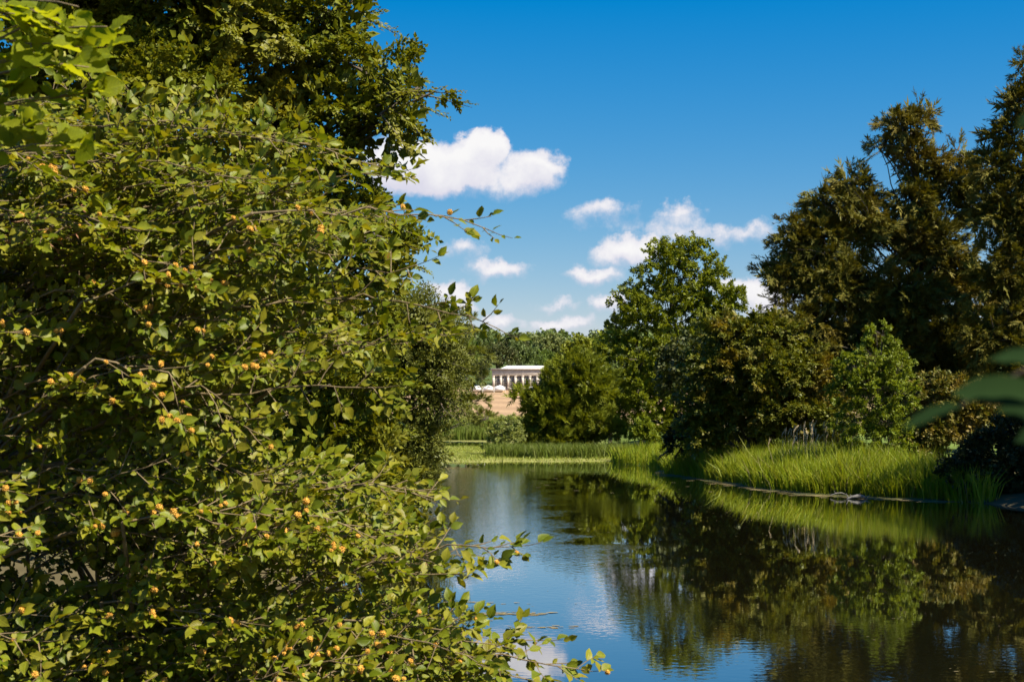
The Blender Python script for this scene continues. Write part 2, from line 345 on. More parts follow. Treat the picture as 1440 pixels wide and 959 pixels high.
def build_water():
    m, nt, out = newmat('lake_water'); L = nt.links.new
    p = nt.nodes.new('ShaderNodeBsdfPrincipled'); p.inputs['Base Color'].default_value = (.007, .0065, .003, 1); p.inputs['Roughness'].default_value = .015; p.inputs['IOR'].default_value = 1.333
    p.inputs['Specular IOR Level'].default_value = .5
    g = nt.nodes.new('ShaderNodeNewGeometry')
    def noise(scale, st, detail):
        mp = nt.nodes.new('ShaderNodeMapping'); mp.inputs['Scale'].default_value = st; L(g.outputs['Position'], mp.inputs[0])
        n = nt.nodes.new('ShaderNodeTexNoise'); n.inputs['Scale'].default_value = scale; n.inputs['Detail'].default_value = detail; L(mp.outputs[0], n.inputs['Vector']); return n.outputs[0]
    fine = noise(5.5, (.8, 1.0, 1), 2.0); swell = noise(.55, (1, .5, 1), 2.0); patch = noise(.085, (1, .55, 1), 2.0)
    mr = nt.nodes.new('ShaderNodeMapRange'); mr.interpolation_type = 'SMOOTHSTEP'; mr.inputs[1].default_value = .46; mr.inputs[2].default_value = .62; mr.inputs[3].default_value = .10; mr.inputs[4].default_value = 1.0
    L(patch, mr.inputs[0])
    # a breeze ruffles the open channel
    sx = nt.nodes.new('ShaderNodeSeparateXYZ'); L(g.outputs['Position'], sx.inputs[0])
    def mrange(v, a, b, lo=0., hi=1.):
        q = nt.nodes.new('ShaderNodeMapRange'); q.interpolation_type = 'SMOOTHSTEP'; q.inputs[1].default_value = a; q.inputs[2].default_value = b; q.inputs[3].default_value = lo; q.inputs[4].default_value = hi; L(v, q.inputs[0]); return q.outputs[0]
    def mth(op, a, b):
        q = nt.nodes.new('ShaderNodeMath'); q.operation = op
        for i, v in enumerate((a, b)):
            if isinstance(v, (int, float)): q.inputs[i].default_value = v
            else: L(v, q.inputs[i])
        return q.outputs[0]
    wx = mth('ADD', sx.outputs[0], mth('MULTIPLY', mth('SUBTRACT', noise(.22, (.7, 1.3, 1), 3), .5), 9.))
    ruffle = mth('MULTIPLY', mth('MULTIPLY', mrange(wx, 1.6, 3.2, 1., 0.), mrange(sx.outputs[1], 33, 44)), mrange(sx.outputs[1], 92, 106, 1., 0.))
    amp = mth('ADD', mr.outputs[0], mth('MULTIPLY', ruffle, 3.2))
    b1 = nt.nodes.new('ShaderNodeBump'); b1.inputs['Strength'].default_value = 1; b1.inputs['Distance'].default_value = .003; L(swell, b1.inputs['Height'])
    mul = nt.nodes.new('ShaderNodeMath'); mul.operation = 'MULTIPLY'; L(fine, mul.inputs[0]); L(amp, mul.inputs[1])
    b2 = nt.nodes.new('ShaderNodeBump'); b2.inputs['Strength'].default_value = 1; b2.inputs['Distance'].default_value = .0023; L(mul.outputs[0], b2.inputs['Height']); L(b1.outputs[0], b2.inputs['Normal'])
    p.inputs['Coat Weight'].default_value = 1; p.inputs['Coat Roughness'].default_value = .01; p.inputs['Coat IOR'].default_value = 1.55; L(b2.outputs[0], p.inputs['Coat Normal'])
    L(b2.outputs[0], p.inputs['Normal']); L(p.outputs[0], out.inputs[0])
    ac = Acc(); ac.add([(-72, -6, 0), (40, -6, 0), (40, 202, 0), (-72, 202, 0)], [(0, 1, 2), (0, 2, 3)])
    tag(ac.build('lake_water', m), kind='structure')
build_water()

# ------------------------------------------------------------------ leaf and spray templates
def kite(L, W, fold=.25):
    return np.array([(0, 0, 0), (L * .45, -W / 2, fold * W * .5), (L, 0, -.05 * L), (L * .45, W / 2, fold * W * .5)]), np.array([(0, 1, 2), (0, 2, 3)])
def frame_to(V, p, x, n):
    x = nrm(x); y = nrm(np.cross(n, x)); z = np.cross(x, y)
    return p + V[:, 0:1] * x + V[:, 1:2] * y + V[:, 2:3] * z
def blade(L, W):
    return np.array([(0, -W * .35, 0), (0, W * .35, 0), (L, 0, -.05 * L)]), np.array([(0, 1, 2)])
def sprays(k, nleaf, length, LL, LW, seed, ang=55, rough=.3, droop=.1, out=.0, tri=False):
    rg = np.random.default_rng(seed); res = []
    for _ in range(k):
        a = Acc()
        for i in range(nleaf):
            t = (i + .6) / nleaf; s = 1 if i % 2 else -1
            if i == nleaf - 1: aa = 0
            else: aa = R(ang) * rg.uniform(.7, 1.25) * s
            sc = rg.uniform(.75, 1.2)
            V, F = blade(LL * sc, LW * sc) if tri else kite(LL * sc, LW * sc)
            d = np.array([math.cos(aa), math.sin(aa), rg.normal(0, rough) - droop])
            n = np.array([rg.normal(0, rough), rg.normal(0, rough), 1])
            a.add(frame_to(V, np.array([t * length, rg.normal(0, out), -droop * length * t * t + rg.normal(0, out)]), d, n), F)
        res.append((np.concatenate(a.V), np.concatenate(a.F)))
    return res
T_BEECH = sprays(6, 9, .37, .145, .098, 1, 58, .42, .15, .02)
T_GREY = sprays(6, 8, .30, .085, .055, 2, 60, .5, .05, .04)
T_ALDER = sprays(6, 8, .38, .20, .17, 3, 70, .55, .05, .06)
T_WILLOW = sprays(6, 9, .60, .32, .13, 4, 28, .25, -.05, .03, True)
T_YEW = sprays(6, 13, .46, .18, .085, 5, 38, .22, .22, .012, True)
T_HORN = sprays(6, 8, .38, .18, .12, 6, 55, .4, .12, .03)
T_ASH = sprays(6, 8, .34, .13, .075, 7, 60, .45, .12, .03)
T_FAR = sprays(6, 6, .9, .75, .6, 8, 65, .6, .1, .2)

def make_sprays(st, d, ln, k, rg, ang=55, flat=.75, droop=.15, jit=.3, plane=None, s0=.2, taper=.45):
    n = len(st); t = np.linspace(s0, 1, k)[None] + rg.normal(0, .3 / k, (n, k)); t = np.clip(t, 0, 1.05)[..., None]
    base = UP * flat if plane is None else plane
    Nn = nrm(base + rg.normal(0, 1, (n, 3)) * (1 - flat) + d * .15); S = nrm(np.cross(Nn, d)); Nn = np.cross(d, S)
    pos = st[:, None] + d[:, None] * ln[:, None, None] * t - UP * droop * ln[:, None, None] * t ** 2
    sg = np.where((np.arange(k)[None] + rg.integers(0, 2, (n, 1))) % 2, 1., -1.)[..., None]
    aa = R(ang) * rg.uniform(.6, 1.3, (n, k, 1)) * sg * np.clip(1.25 - t, .15, 1)
    X = d[:, None] * np.cos(aa) + S[:, None] * np.sin(aa) + rg.normal(0, jit, (n, k, 3)) - UP * droop * t
    Z = Nn[:, None] + rg.normal(0, jit, (n, k, 3))
    sc = (1.15 - taper * t[..., 0]) * rg.uniform(.75, 1.25, (n, k))
    return pos, X, Z, sc
def lobes_px(lst, Y, dscale=.85):
    out = []
    for q in lst:
        px, py, rx, ry = q[:4]; off = q[4] if len(q) > 4 else 0
        c = at(px, py, Y + off); k = (Y + off) / FPX
        out.append((c, np.array([rx * k, rx * k * dscale, ry * k])))
    return out
def crown_starts(lobes, n, rg, shell=(.35, .8), low=-.55):
    A = np.array([l[1][0] * l[1][2] + l[1][0] * l[1][1] for l in lobes]); pk = rg.choice(len(lobes), n * 3, p=A / A.sum())
    d = nrm(rg.normal(0, 1, (n * 3, 3))); keep = d[:, 2] > low; pk, d = pk[keep], d[keep]
    C = np.array([l[0] for l in lobes]); Rr = np.array([l[1] for l in lobes])
    r = rg.uniform(*shell, len(d))[:, None]; P = C[pk] + d * Rr[pk] * r
    dep = np.full(len(P), 9.)
    for j in range(len(lobes)):
        q = np.linalg.norm((P - C[j]) / Rr[j], axis=1); dep = np.where(j == pk, dep, np.minimum(dep, q))
    ok = dep > .45; P, d, pk, r = P[ok][:n], d[ok][:n], pk[ok][:n], r[ok][:n]
    reach = np.linalg.norm(d * Rr[pk] * (1 - r), axis=1)
    return P, nrm(d / Rr[pk]), reach
def skeleton(acc, base, lobes, trunk_r, rg, limbs_per=2, top=None, sides=7, thin=.3, tips=None):
    cs = np.array([l[0] for l in lobes]); topz = cs[:, 2].max()
    tp = np.array([*(top if top is not None else cs[cs[:, 2].argmax()][:2]), topz])
    T = curve(base, tp, rg.normal(0, trunk_r * 1.5, 3) * [1, 1, 0], 10, trunk_r * .25, rg)
    tube(acc, T, np.linspace(1, .12, 10) * trunk_r * np.array([1.35] + [1] * 9), sides)
    for c, rr in lobes:
        for _ in range(limbs_per):
            e = c + rr * rg.uniform(-.6, .6, 3); f = np.clip((e[2] - base[2]) / max(topz - base[2], .1) - rg.uniform(.15, .35), .12, .85); i = f * 9; k = int(i)
            s = T[k] * (1 - i + k) + T[min(k + 1, 9)] * (i - k)
            tube(acc, curve(s, e, UP * .12 * np.linalg.norm(e - s) * rg.uniform(-.5, 1), 7, trunk_r * .12, rg), np.linspace(thin, .07, 7) * trunk_r * rg.uniform(.8, 1.2), 5)
    if tips is not None:
        for e in tips:
            j = np.argmin(np.linalg.norm(cs - e, axis=1)); tube(acc, curve(cs[j], e, UP * .05, 5, 0, rg), np.linspace(.1, .03, 5) * trunk_r, 4)
def tree(name, label, cat, base, lobes, leaf, tmpl, nb, ns, seed, blen=1.4, ang=55, flat=.7, droop=.15, jit=.3, shell=(.35, .8), low=-.55, upb=.25, trunk_r=.25, size=1., group=None, top=None, limbs_per=2, extra=None, thin=.3, dirjit=.35, core=0, thin_low=False, esc=.8):
    rg = np.random.default_rng(seed)
    base = np.array([base[0], base[1], float(ground(np.array([base[0]]), np.array([base[1]]))[0]) - .15])
    root = thing(name, base, label, cat, group)
    P, d, reach = crown_starts(lobes, nb, rg, shell, low)
    d = nrm(d + UP * upb + rg.normal(0, dirjit, d.shape)); ln = np.maximum(reach * .8, blen * .5) * rg.uniform(.6, 1.25, len(P)); ln = np.minimum(ln, blen * 1.6)
    if thin_low:                                # sparser in the shaded skirt and at the back of the crown
        lowk = ((P[:, 2] < 9) & (P[:, 0] < -4.5)) | (P[:, 1] > base[1] + 1.5); kp = ~lowk | (rg.random(len(P)) < .45); P, d, ln = P[kp], d[kp], ln[kp]
    a = Acc(); pos, X, Z, sc = make_sprays(P, d, ln, ns, rg, ang, flat, droop, jit); scatter(a, tmpl, pos, X, Z, sc * size, rg)
    if core:
        P3, d3, _ = crown_starts(lobes, core, rg, (.0, .62), -1.); pos, X, Z, sc = make_sprays(P3, nrm(rg.normal(0, 1, P3.shape)), np.full(len(P3), blen * .8), 6, rg, 70, .3, 0, .6); scatter(a, tmpl, pos, X, Z, sc * size * 1.9, rg)
    if extra is not None:
        P2, d2, l2, k2 = extra
        pos, X, Z, sc = make_sprays(P2, d2, l2, k2, rg, ang * esc, flat, droop * .6, jit * .8, s0=.05); scatter(a, tmpl, pos, X, Z, sc * size * (.35 + .45 * esc), rg)
    w = Acc(); skeleton(w, base, lobes, trunk_r, rg, limbs_per, top, thin=thin)
    sel = rg.choice(len(P), min(len(P), 240), replace=False)
    cs = np.array([l[0] for l in lobes])
    for i in sel:
        j = np.argmin(np.linalg.norm(cs - P[i], axis=1)); s = cs[j] + (P[i] - cs[j]) * .2
        e = P[i] + d[i] * ln[i] * .8 - UP * droop * ln[i] * .64
        tube(w, curve(s, e, UP * .1, 5, 0, rg), np.linspace(.12, .02, 5) * trunk_r, 4, False)
    if extra is not None:
        for i in range(len(P2)):
            j = np.argmin(np.linalg.norm(cs - P2[i], axis=1)); tube(w, np.array([cs[j], P2[i], P2[i] + d2[i] * l2[i] * .5 - UP * droop * l2[i] * .25, P2[i] + d2[i] * l2[i] - UP * droop * l2[i]]), np.array([.09, .06, .04, .014]) * trunk_r, 4)
    w.build('trunk', BARK, root, True); a.build('crown', leaf, root)
    return root

# ------------------------------------------------------------------ right bank trees
def plumes(tips, Y, L0, rg, k=12, back=.0):
    """boughs that stick out of the outline: (tip px, tip py, dir px, dir py, length m)"""
    P, D, Ln = [], [], []
    for x, y, dx, dy, l in tips:
        e = at(x, y, Y + rg.uniform(-1.5, 1.5)); dv = nrm(np.array([dx, rg.uniform(-.3, .3), -dy], float)); P.append(e - dv * l); D.append(dv); Ln.append(l)
    return np.array(P), np.array(D), np.array(Ln), k
pg = np.random.default_rng(77)
yl = lobes_px([(1270, 180, 42, 20), (1165, 288, 40, 30), (1118, 335, 38, 34), (1098, 388, 36, 34), (1195, 255, 28, 18), (1292, 168, 18, 12), (1243, 203, 24, 9), (1278, 206, 30, 12), (1286, 230, 30, 24), (1318, 232, 20, 24), (1348, 212, 14, 20), (1338, 258, 32, 34), (1366, 262, 24, 36), (1288, 284, 42, 30), (1210, 275, 40, 28, 1), (1225, 320, 60, 45),
               (1160, 330, 48, 45), (1130, 390, 48, 50), (1300, 345, 65, 60), (1195, 400, 75, 60, -1), (1270, 430, 80, 70, -2), (1350, 400, 60, 80, 1), (1375, 300, 30, 45), (1380, 235, 20, 26), (1150, 460, 70, 45, -1), (1230, 500, 90, 60, -2), (1330, 510, 70, 70), (1180, 540, 80, 50), (1290, 580, 90, 50)], 93)
tips = [(1062, 352, -1, -.55, 2.6), (1060, 378, -1, -.4, 2.2), (1072, 395, -1, -.2, 2), (1085, 325, -1, -.6, 2.4), (1098, 305, -1, -.75, 2.6), (1110, 280, -.9, -.8, 2.5), (1128, 268, -.8, -1, 2.4), (1145, 262, -.7, -1, 2.2), (1170, 252, -.4, -1, 2),
        (1090, 415, -1, -.1, 2.2), (1066, 430, -1, .1, 1.6), (1105, 345, -1, -.5, 2), (1185, 240, -.3, -1, 1.6), (1222, 200, -1, -.25, 1.7), (1228, 215, -1, .3, 1.4), (1240, 172, -.9, -.5, 1.2), (1262, 152, -.3, -1, 1.1), (1285, 150, .1, -1, 1.2), (1305, 152, .5, -.9, 1.2), (1312, 186, 1, .1, 1.3), (1352, 182, .2, -1, 1.2), (1335, 190, -.4, -1, 1),
        (1210, 228, -1, .5, 1.2), (1095, 440, -1, .2, 1.6), (1080, 340, -1, -.6, 2)]
for q in np.linspace(0, 1, 44):
    ex = np.interp(q, [0, .25, .5, .75, 1], [1085, 1080, 1105, 1140, 1215]) + pg.uniform(-14, 34); ey = np.interp(q, [0, .25, .5, .75, 1], [450, 380, 320, 275, 238]) + pg.uniform(-8, 24); tips.append((ex, ey, -1 + .6 * q, -.15 - .9 * q + pg.uniform(-.2, .2), pg.uniform(1.2, 2.2)))
tree('yew_tree', 'broad brown-green yew with feathery boughs reaching out over its left flank', 'tree', (27, 95), yl, M_YEW, T_YEW, 1500, 12, 21, blen=1.25, ang=45, flat=.55, droop=.22, jit=.28, shell=(.15, .92), upb=.12, trunk_r=.45, size=1.22, top=at(1280, 200, 93)[:2], extra=plumes(tips, 93, 2, pg, 16), core=900, thin=.16, esc=.5, limbs_per=3, dirjit=.4)
yb = lobes_px([(1440, 100, 14, 24), (1432, 145, 26, 26), (1425, 190, 38, 30), (1395, 235, 26, 22), (1445, 250, 50, 45), (1405, 300, 40, 40), (1450, 340, 60, 60), (1405, 390, 50, 60), (1460, 440, 70, 70), (1400, 480, 60, 60), (1460, 540, 80, 70), (1400, 570, 60, 55), (1500, 215, 50, 70), (1520, 350, 80, 110), (1540, 500, 90, 100), (1475, 130, 40, 40)], 86)
tips2 = [(1437, 74, -.5, -1, 1.3), (1404, 122, -.7, -.8, 1.3), (1420, 116, -.3, -1, 1.4), (1388, 138, -.9, -.6, 1.4), (1386, 165, -1, -.2, 1.2), (1370, 184, -.9, -.6, 1.3), (1366, 212, -1, -.2, 1.3), (1372, 240, -1, .2, 1.2), (1380, 290, -1, .2, 1.3)]
tree('fir_tree', 'dark ragged conifer, the tallest tree on the right bank, beside the brown-green yew', 'tree', (32.5, 88), yb, M_YEW, T_YEW, 1050, 12, 22, blen=1.2, ang=45, flat=.55, droop=.18, jit=.3, shell=(.15, .92), upb=.12, trunk_r=.42, size=1.2, top=at(1450, 100, 86)[:2], extra=plumes(tips2, 86, 2, pg, 14), core=600, thin=.16, esc=.55, limbs_per=3)
al = lobes_px([(950, 366, 40, 26), (918, 402, 36, 30), (990, 390, 40, 34), (1030, 425, 24, 26), (890, 425, 28, 26), (975, 350, 24, 18), (930, 356, 22, 18), (958, 428, 50, 36), (1015, 430, 34, 30), (905, 445, 36, 32, -1), (960, 480, 60, 44, -1), (1015, 470, 36, 40), (870, 480, 36, 34), (905, 505, 50, 40, -1), (860, 530, 44, 42), (915, 560, 55, 44, -1), (975, 540, 50, 48), (865, 585, 46, 34), (940, 600, 60, 28)], 142)
tree('alder_tree', 'tall bright green alder with a rounded pointed crown standing alone against the clouds', 'tree', (15.8, 144), al, M_ALDER, T_ALDER, 820, 14, 23, blen=1.7, ang=75, flat=.3, droop=.03, jit=.5, shell=(.45, .95), upb=.35, trunk_r=.38, top=at(952, 350, 142)[:2], core=250, thin=.2, dirjit=.4)
hb = lobes_px([(1025, 472, 45, 28), (1085, 470, 50, 30), (1010, 520, 52, 42), (1075, 525, 60, 48, -1), (1135, 530, 50, 50), (1000, 572, 48, 40), (1080, 580, 70, 36), (1150, 590, 60, 36), (985, 610, 34, 26)], 86)
tree('hornbeam_tree', 'low wide hornbeam with rust-tinged foliage between the alder and the yew', 'tree', (14.6, 88), hb, M_HORN, T_HORN, 760, 13, 24, blen=1.3, ang=60, flat=.75, droop=.12, jit=.32, shell=(.4, .95), upb=.15, trunk_r=.3, core=300)
dk = lobes_px([(962, 602, 18, 34), (955, 630, 20, 24), (1010, 625, 40, 24, 2), (1080, 625, 60, 24, 2), (1150, 628, 55, 24, 1)], 90)
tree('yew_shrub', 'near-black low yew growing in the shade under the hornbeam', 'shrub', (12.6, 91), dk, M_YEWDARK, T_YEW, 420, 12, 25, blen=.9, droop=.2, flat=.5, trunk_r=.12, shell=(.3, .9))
ash = lobes_px([(1240, 470, 18, 18), (1228, 500, 32, 26), (1200, 520, 24, 24), (1258, 520, 26, 26), (1190, 555, 22, 24), (1228, 550, 34, 32, -.6), (1265, 560, 24, 28), (1205, 590, 30, 26), (1245, 595, 32, 28), (1215, 620, 34, 22), (1250, 622, 26, 20)], 75)
tree('ash_sapling', 'bright green young ash tree rising out of the reeds in front of the yew', 'tree', (18.9, 75.5), ash, M_ASH, T_ALDER, 300, 11, 26, blen=.9, size=.62, ang=75, flat=.3, droop=.15, jit=.6, shell=(.5, 1.05), upb=.2, trunk_r=.09, top=at(1240, 455, 75)[:2])
b1 = lobes_px([(1310, 560, 34, 36), (1345, 555, 30, 26), (1300, 605, 36, 26), (1345, 605, 40, 28), (1375, 590, 36, 36), (1290, 635, 30, 20)], 78)
tree('bramble_thicket', 'sunlit brownish bramble thicket behind the reeds, beside the young ash', 'shrub', (23.4, 78.5), b1, M_BRAMBLE, T_HORN, 420, 11, 27, blen=.9, droop=.22, flat=.5, trunk_r=.07, shell=(.4, .95), jit=.45)
b2 = lobes_px([(1395, 640, 42, 34), (1430, 620, 40, 40), (1430, 668, 44, 34), (1372, 662, 30, 28), (1345, 668, 22, 20), (1400, 688, 40, 16), (1475, 620, 60, 60), (1460, 690, 50, 18)], 65)
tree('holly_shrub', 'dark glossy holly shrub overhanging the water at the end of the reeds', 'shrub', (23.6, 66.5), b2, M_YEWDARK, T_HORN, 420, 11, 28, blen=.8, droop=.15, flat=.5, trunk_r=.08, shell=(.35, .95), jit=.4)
# a neighbour further along the right bank, whose shade lies over the holly and the end of the reeds
sh = [(np.array([29., 58, 9]), np.array([4.5, 5, 4])), (np.array([30., 55, 13]), np.array([4.5, 5, 4.5])), (np.array([32., 62, 12]), np.array([4.5, 5, 5])), (np.array([31., 57, 17]), np.array([4., 4, 3.5]))]
tree('oak_tree', 'full dark oak on the right bank past the ragged conifer', 'tree', (30.5, 58), sh, M_ALDER, T_ALDER, 420, 12, 29, blen=1.8, flat=.4, droop=.05, jit=.5, trunk_r=.4)
wl = lobes_px([(814, 520, 30, 20), (786, 542, 28, 24), (830, 548, 38, 36), (785, 578, 42, 34), (760, 570, 22, 22), (830, 598, 40, 30), (768, 606, 36, 22), (735, 560, 12, 10), (800, 622, 50, 14), (752, 626, 26, 12)], 133)
tree('willow_bush', 'rounded olive green willow bush on the reedy point in front of the pillared building', 'bush', (5.0, 134), wl, M_WILLOW, T_WILLOW, 800, 15, 30, blen=1.5, ang=30, flat=.3, droop=-.05, jit=.25, shell=(.35, .95), upb=.75, trunk_r=.16, core=260)
pl = lobes_px([(716, 597, 18, 13), (702, 612, 20, 15), (690, 625, 14, 10), (724, 616, 18, 16), (708, 628, 20, 10)], 131)
tree('elder_bush', 'small cream-flowered elder bush at the foot of the willow', 'bush', (-.7, 131.5), pl, M_PALE, T_ALDER, 170, 9, 31, blen=.8, droop=.15, flat=.4, trunk_r=.06, jit=.45, size=.7)
sb = lobes_px([(905, 600, 13, 12), (900, 612, 15, 12), (912, 614, 12, 10)], 114)
tree('sallow_bush', 'small yellow-green sallow bush in the gap below the alder', 'bush', (10.4, 114.5), sb, M_ASH, T_ALDER, 100, 8, 32, blen=.6, droop=.1, flat=.4, trunk_r=.05, jit=.45, size=.75)
wb = lobes_px([(845, 600, 18, 20), (862, 606, 18, 18), (880, 612, 16, 14)], 131)
tree('osier_bush', 'fine-leaved low osier bush behind the reeds, right of the willow', 'bush', (9.4, 131), wb, M_WILLOW, T_WILLOW, 170, 9, 33, blen=.9, ang=30, droop=0, flat=.3, trunk_r=.05, jit=.3, upb=.8, size=.7)

# ------------------------------------------------------------------ left bank trees beyond the branches
b3 = lobes_px([(300, 30, 150, 90), (470, 20, 60, 40), (430, 90, 70, 40), (530, 110, 60, 26), (590, 125, 40, 16, -1), (480, 150, 70, 34), (540, 175, 40, 22), (380, 180, 90, 50), (250, 130, 120, 70, -1), (120, 80, 130, 90), (50, 175, 110, 60, 1), (470, 220, 50, 40), (430, 290, 80, 60), (520, 320, 45, 40), (560, 360, 36, 34), (480, 380, 80, 50),
                (400, 420, 90, 60), (300, 300, 120, 80, 1), (150, 300, 150, 100, 1), (480, 470, 70, 50, -1), (420, 540, 90, 60, -1), (500, 560, 60, 50, -2), (300, 500, 140, 90), (480, 630, 70, 50, -2), (520, 690, 60, 40, -3), (400, 650, 100, 60), (120, 520, 150, 110), (200, 660, 150, 80), (300, -120, 220, 120), (80, -60, 180, 120), (-80, 250, 150, 200), (-60, 600, 150, 150), (430, 740, 110, 50, -2)], 38, .7)
t3 = [(664, 138, 1, .15, 2.2), (640, 120, 1, -.1, 1.8), (625, 155, 1, .3, 1.5), (600, 190, .8, .6, 1.3), (560, 42, 1, .4, 1.3), (540, 10, 1, -.2, 1.2), (575, 205, .7, .8, 1.2), (500, 55, 1, .5, 1.2), (592, 345, 1, .2, 1.2), (600, 375, 1, .3, 1), (545, 100, 1, -.3, 1.3)]
tree('beech_tree', 'large dark-hearted beech on the left bank behind the nut-laden branches', 'tree', (-9.5, 40), b3, M_BEECH2, T_BEECH, 2250, 12, 34, blen=1.35, ang=55, flat=.8, droop=.12, jit=.3, shell=(.4, 1.0), upb=.1, trunk_r=.5, top=(-8.5, 39), extra=plumes(t3, 37.5, 1.5, pg, 14), core=1000, size=1.08, thin=.13, thin_low=True, limbs_per=2, dirjit=.3)
g3 = lobes_px([(585, 440, 40, 24), (545, 470, 50, 34), (620, 470, 32, 24), (600, 510, 45, 36), (628, 512, 24, 24), (555, 540, 50, 40), (615, 560, 42, 34), (560, 610, 45, 40), (595, 620, 26, 30), (560, 660, 44, 30), (588, 662, 22, 26), (572, 690, 34, 16), (590, 640, 20, 26)], 58)
t4 = [(652, 440, 1, -.3, 1.4), (635, 425, .7, -.8, 1.3), (662, 470, 1, 0, 1.3), (660, 515, 1, .2, 1.2), (662, 580, 1, .5, 1.2), (660, 600, .9, .6, 1.2), (655, 540, 1, .3, 1.2)]
tree('hawthorn_tree', 'grey-green hawthorn leaning over the water in front of the hay field', 'tree', (-5.9 - 2.2, 59.5), g3, M_GREY, T_GREY, 850, 12, 35, blen=1.1, ang=60, flat=.45, droop=.14, jit=.42, shell=(.4, 1.0), upb=.15, trunk_r=.22, extra=plumes(t4, 57.5, 1.2, pg, 12), core=220, size=1.2, dirjit=.45)
for i, (x, y, lab) in enumerate([(-10, 47, 'dark laurel added to blacken gaps under the right skirt of the large beech'), (-16, 46, 'dark laurel added to blacken gaps close to the trunk of the large beech'), (-23, 47, 'dark laurel added to blacken gaps at the far left of the left bank')]):  # dark shrubs added so gaps in the near foliage show black
    lb = [(np.array([x + dx, y + dy, z]), np.array([3., 2.2, 1.6])) for dx, dy, z in ((-1.5, 0, 1.8), (1.5, .3, 1.9), (0, 0, 3.6), (-2, .5, 4.6), (1.8, .6, 4.8))]
    tree('added_laurel', lab, 'shrub', (x, y), lb, M_YEWDARK, T_HORN, 330, 10, 130 + i, blen=1.1, droop=.12, flat=.5, trunk_r=.1, shell=(.3, .95), jit=.4, size=1.3, group='laurels added for darkness under the large beech')
c3 = [(at(625, 452, 190), np.array([5.5, 5, 1.2])), (at(655, 500, 190), np.array([4.5, 4, 1.0])), (at(610, 490, 190), np.array([6, 5, 1.1])), (at(640, 530, 190), np.array([5, 4, 1.0])), (at(665, 565, 190), np.array([2.8, 3, .8])), (at(685, 590, 189), np.array([1.9, 2, .9])), (at(640, 575, 190), np.array([3.5, 3, .9]))]
tree('cedar_tree', 'flat-tiered grey cedar beside the hay field, one bough sweeping to the ground', 'tree', (-10.5, 191), c3, M_GREY, T_YEW, 520, 12, 36, blen=1.3, ang=50, flat=.85, droop=.2, jit=.3, upb=0, trunk_r=.4, size=1.5)

# ------------------------------------------------------------------ woods behind
def far_tree_mesh(seed, leaf, rx, rz, n=150, name='crown'):
    rg = np.random.default_rng(seed); lob = []
    for _ in range(9):
        d = nrm(rg.normal(0, 1, 3)); d[2] = abs(d[2]) * .9 - .25
        lob.append((np.array([0, 0, rz * 1.15]) + d * np.array([rx * .55, rx * .55, rz * .6]), np.array([rx, rx, rz]) * rg.uniform(.38, .58)))
    P, d, rc = crown_starts(lob, n, rg, (.5, .95)); d = nrm(d + UP * .3 + rg.normal(0, .3, d.shape))
    a = Acc(); pos, X, Z, sc = make_sprays(P, d, np.full(len(P), 1.6), 6, rg, 70, .4, .05, .5); scatter(a, T_FAR, pos, X, Z, sc, rg)
    w = Acc(); skeleton(w, np.array([0, 0, -.5]), lob, .35, rg, 1)
    return a.mesh('crown', leaf), w.mesh('trunk', BARK, True)
FT = {k: far_tree_mesh(60 + i, m, rx, rz) for i, (k, m, rx, rz) in enumerate([('bright', M_FARA, 6.5, 7), ('dark', M_FARB, 7, 7.5), ('pale', M_FARC, 7.5, 8), ('mid', M_FARD, 6.5, 8), ('olive', M_WILLOW, 6, 6.5)])}
def far_tree(kind, px, top_py, Y, s, rot, label):
    """the crown top stands at that height above the ground there"""
    x = (px - 720) / FPX * Y; gz = float(ground(np.array([x]), np.array([float(Y)]))[0])
    r = thing('woodland_tree', (x, Y, gz), label, 'tree', 'trees around the pillared building')
    H = at(px, top_py, Y)[2] - gz; me = FT[kind]; zs = np.array([v.co.z for v in me[0].vertices]).max() if (kind not in ZC) else ZC[kind]; ZC[kind] = zs
    k = H / zs
    for nm, m in (('crown', me[0]), ('trunk', me[1])):
        o = bpy.data.objects.new(nm, m); col.objects.link(o); o.parent = r
    r.scale = (k * s, k * s, k); r.rotation_euler[2] = rot
ZC = {}
for a in [('bright', 655, 476, 480, .75, .3, 'bright green rounded tree left of the pillared building'),
          ('dark', 702, 478, 490, .95, 1.1, 'dark brownish tree rising behind the left end of the pillared building'),
          ('mid', 737, 474, 500, .8, 2.0, 'mid green upright tree behind the middle of the pillared building'),
          ('pale', 780, 466, 520, 1.0, .7, 'big pale green dome-shaped tree behind the willow bush'),
          ('bright', 768, 488, 470, .75, 4.0, 'pale leafy tree behind the right part of the pillared building'),
          ('olive', 826, 468, 420, 1.0, .2, 'olive tree whose top shows between the pale dome-shaped tree and the alder'),
          ('dark', 675, 505, 440, .7, 3.0, 'low dark tree touching the left corner of the pillared building'),
          ('mid', 630, 470, 520, 1.0, 1.5, 'mid green tree behind the cedar'),
          ('mid', 672, 466, 600, .9, 5.0, 'deep green tree on the slope above the bright rounded tree'),
          ('dark', 725, 465, 640, .9, 2.2, 'dark tree on the slope above the pillared building'),
          ('olive', 805, 482, 455, .8, 2.9, 'olive bushy tree just left of the alder'),
          ('mid', 860, 472, 480, 1.0, .9, 'mid green tree half hidden behind the alder'),
          ('pale', 600, 478, 500, 1.0, 3.9, 'pale green tree behind the hawthorn'),
          ('dark', 1040, 440, 240, .8, 3.3, 'dark tree in the gap between the alder and the yew'),
          ('mid', 900, 470, 300, 1.0, 1.9, 'mid green tree directly behind the alder crown')]: far_tree(*a)
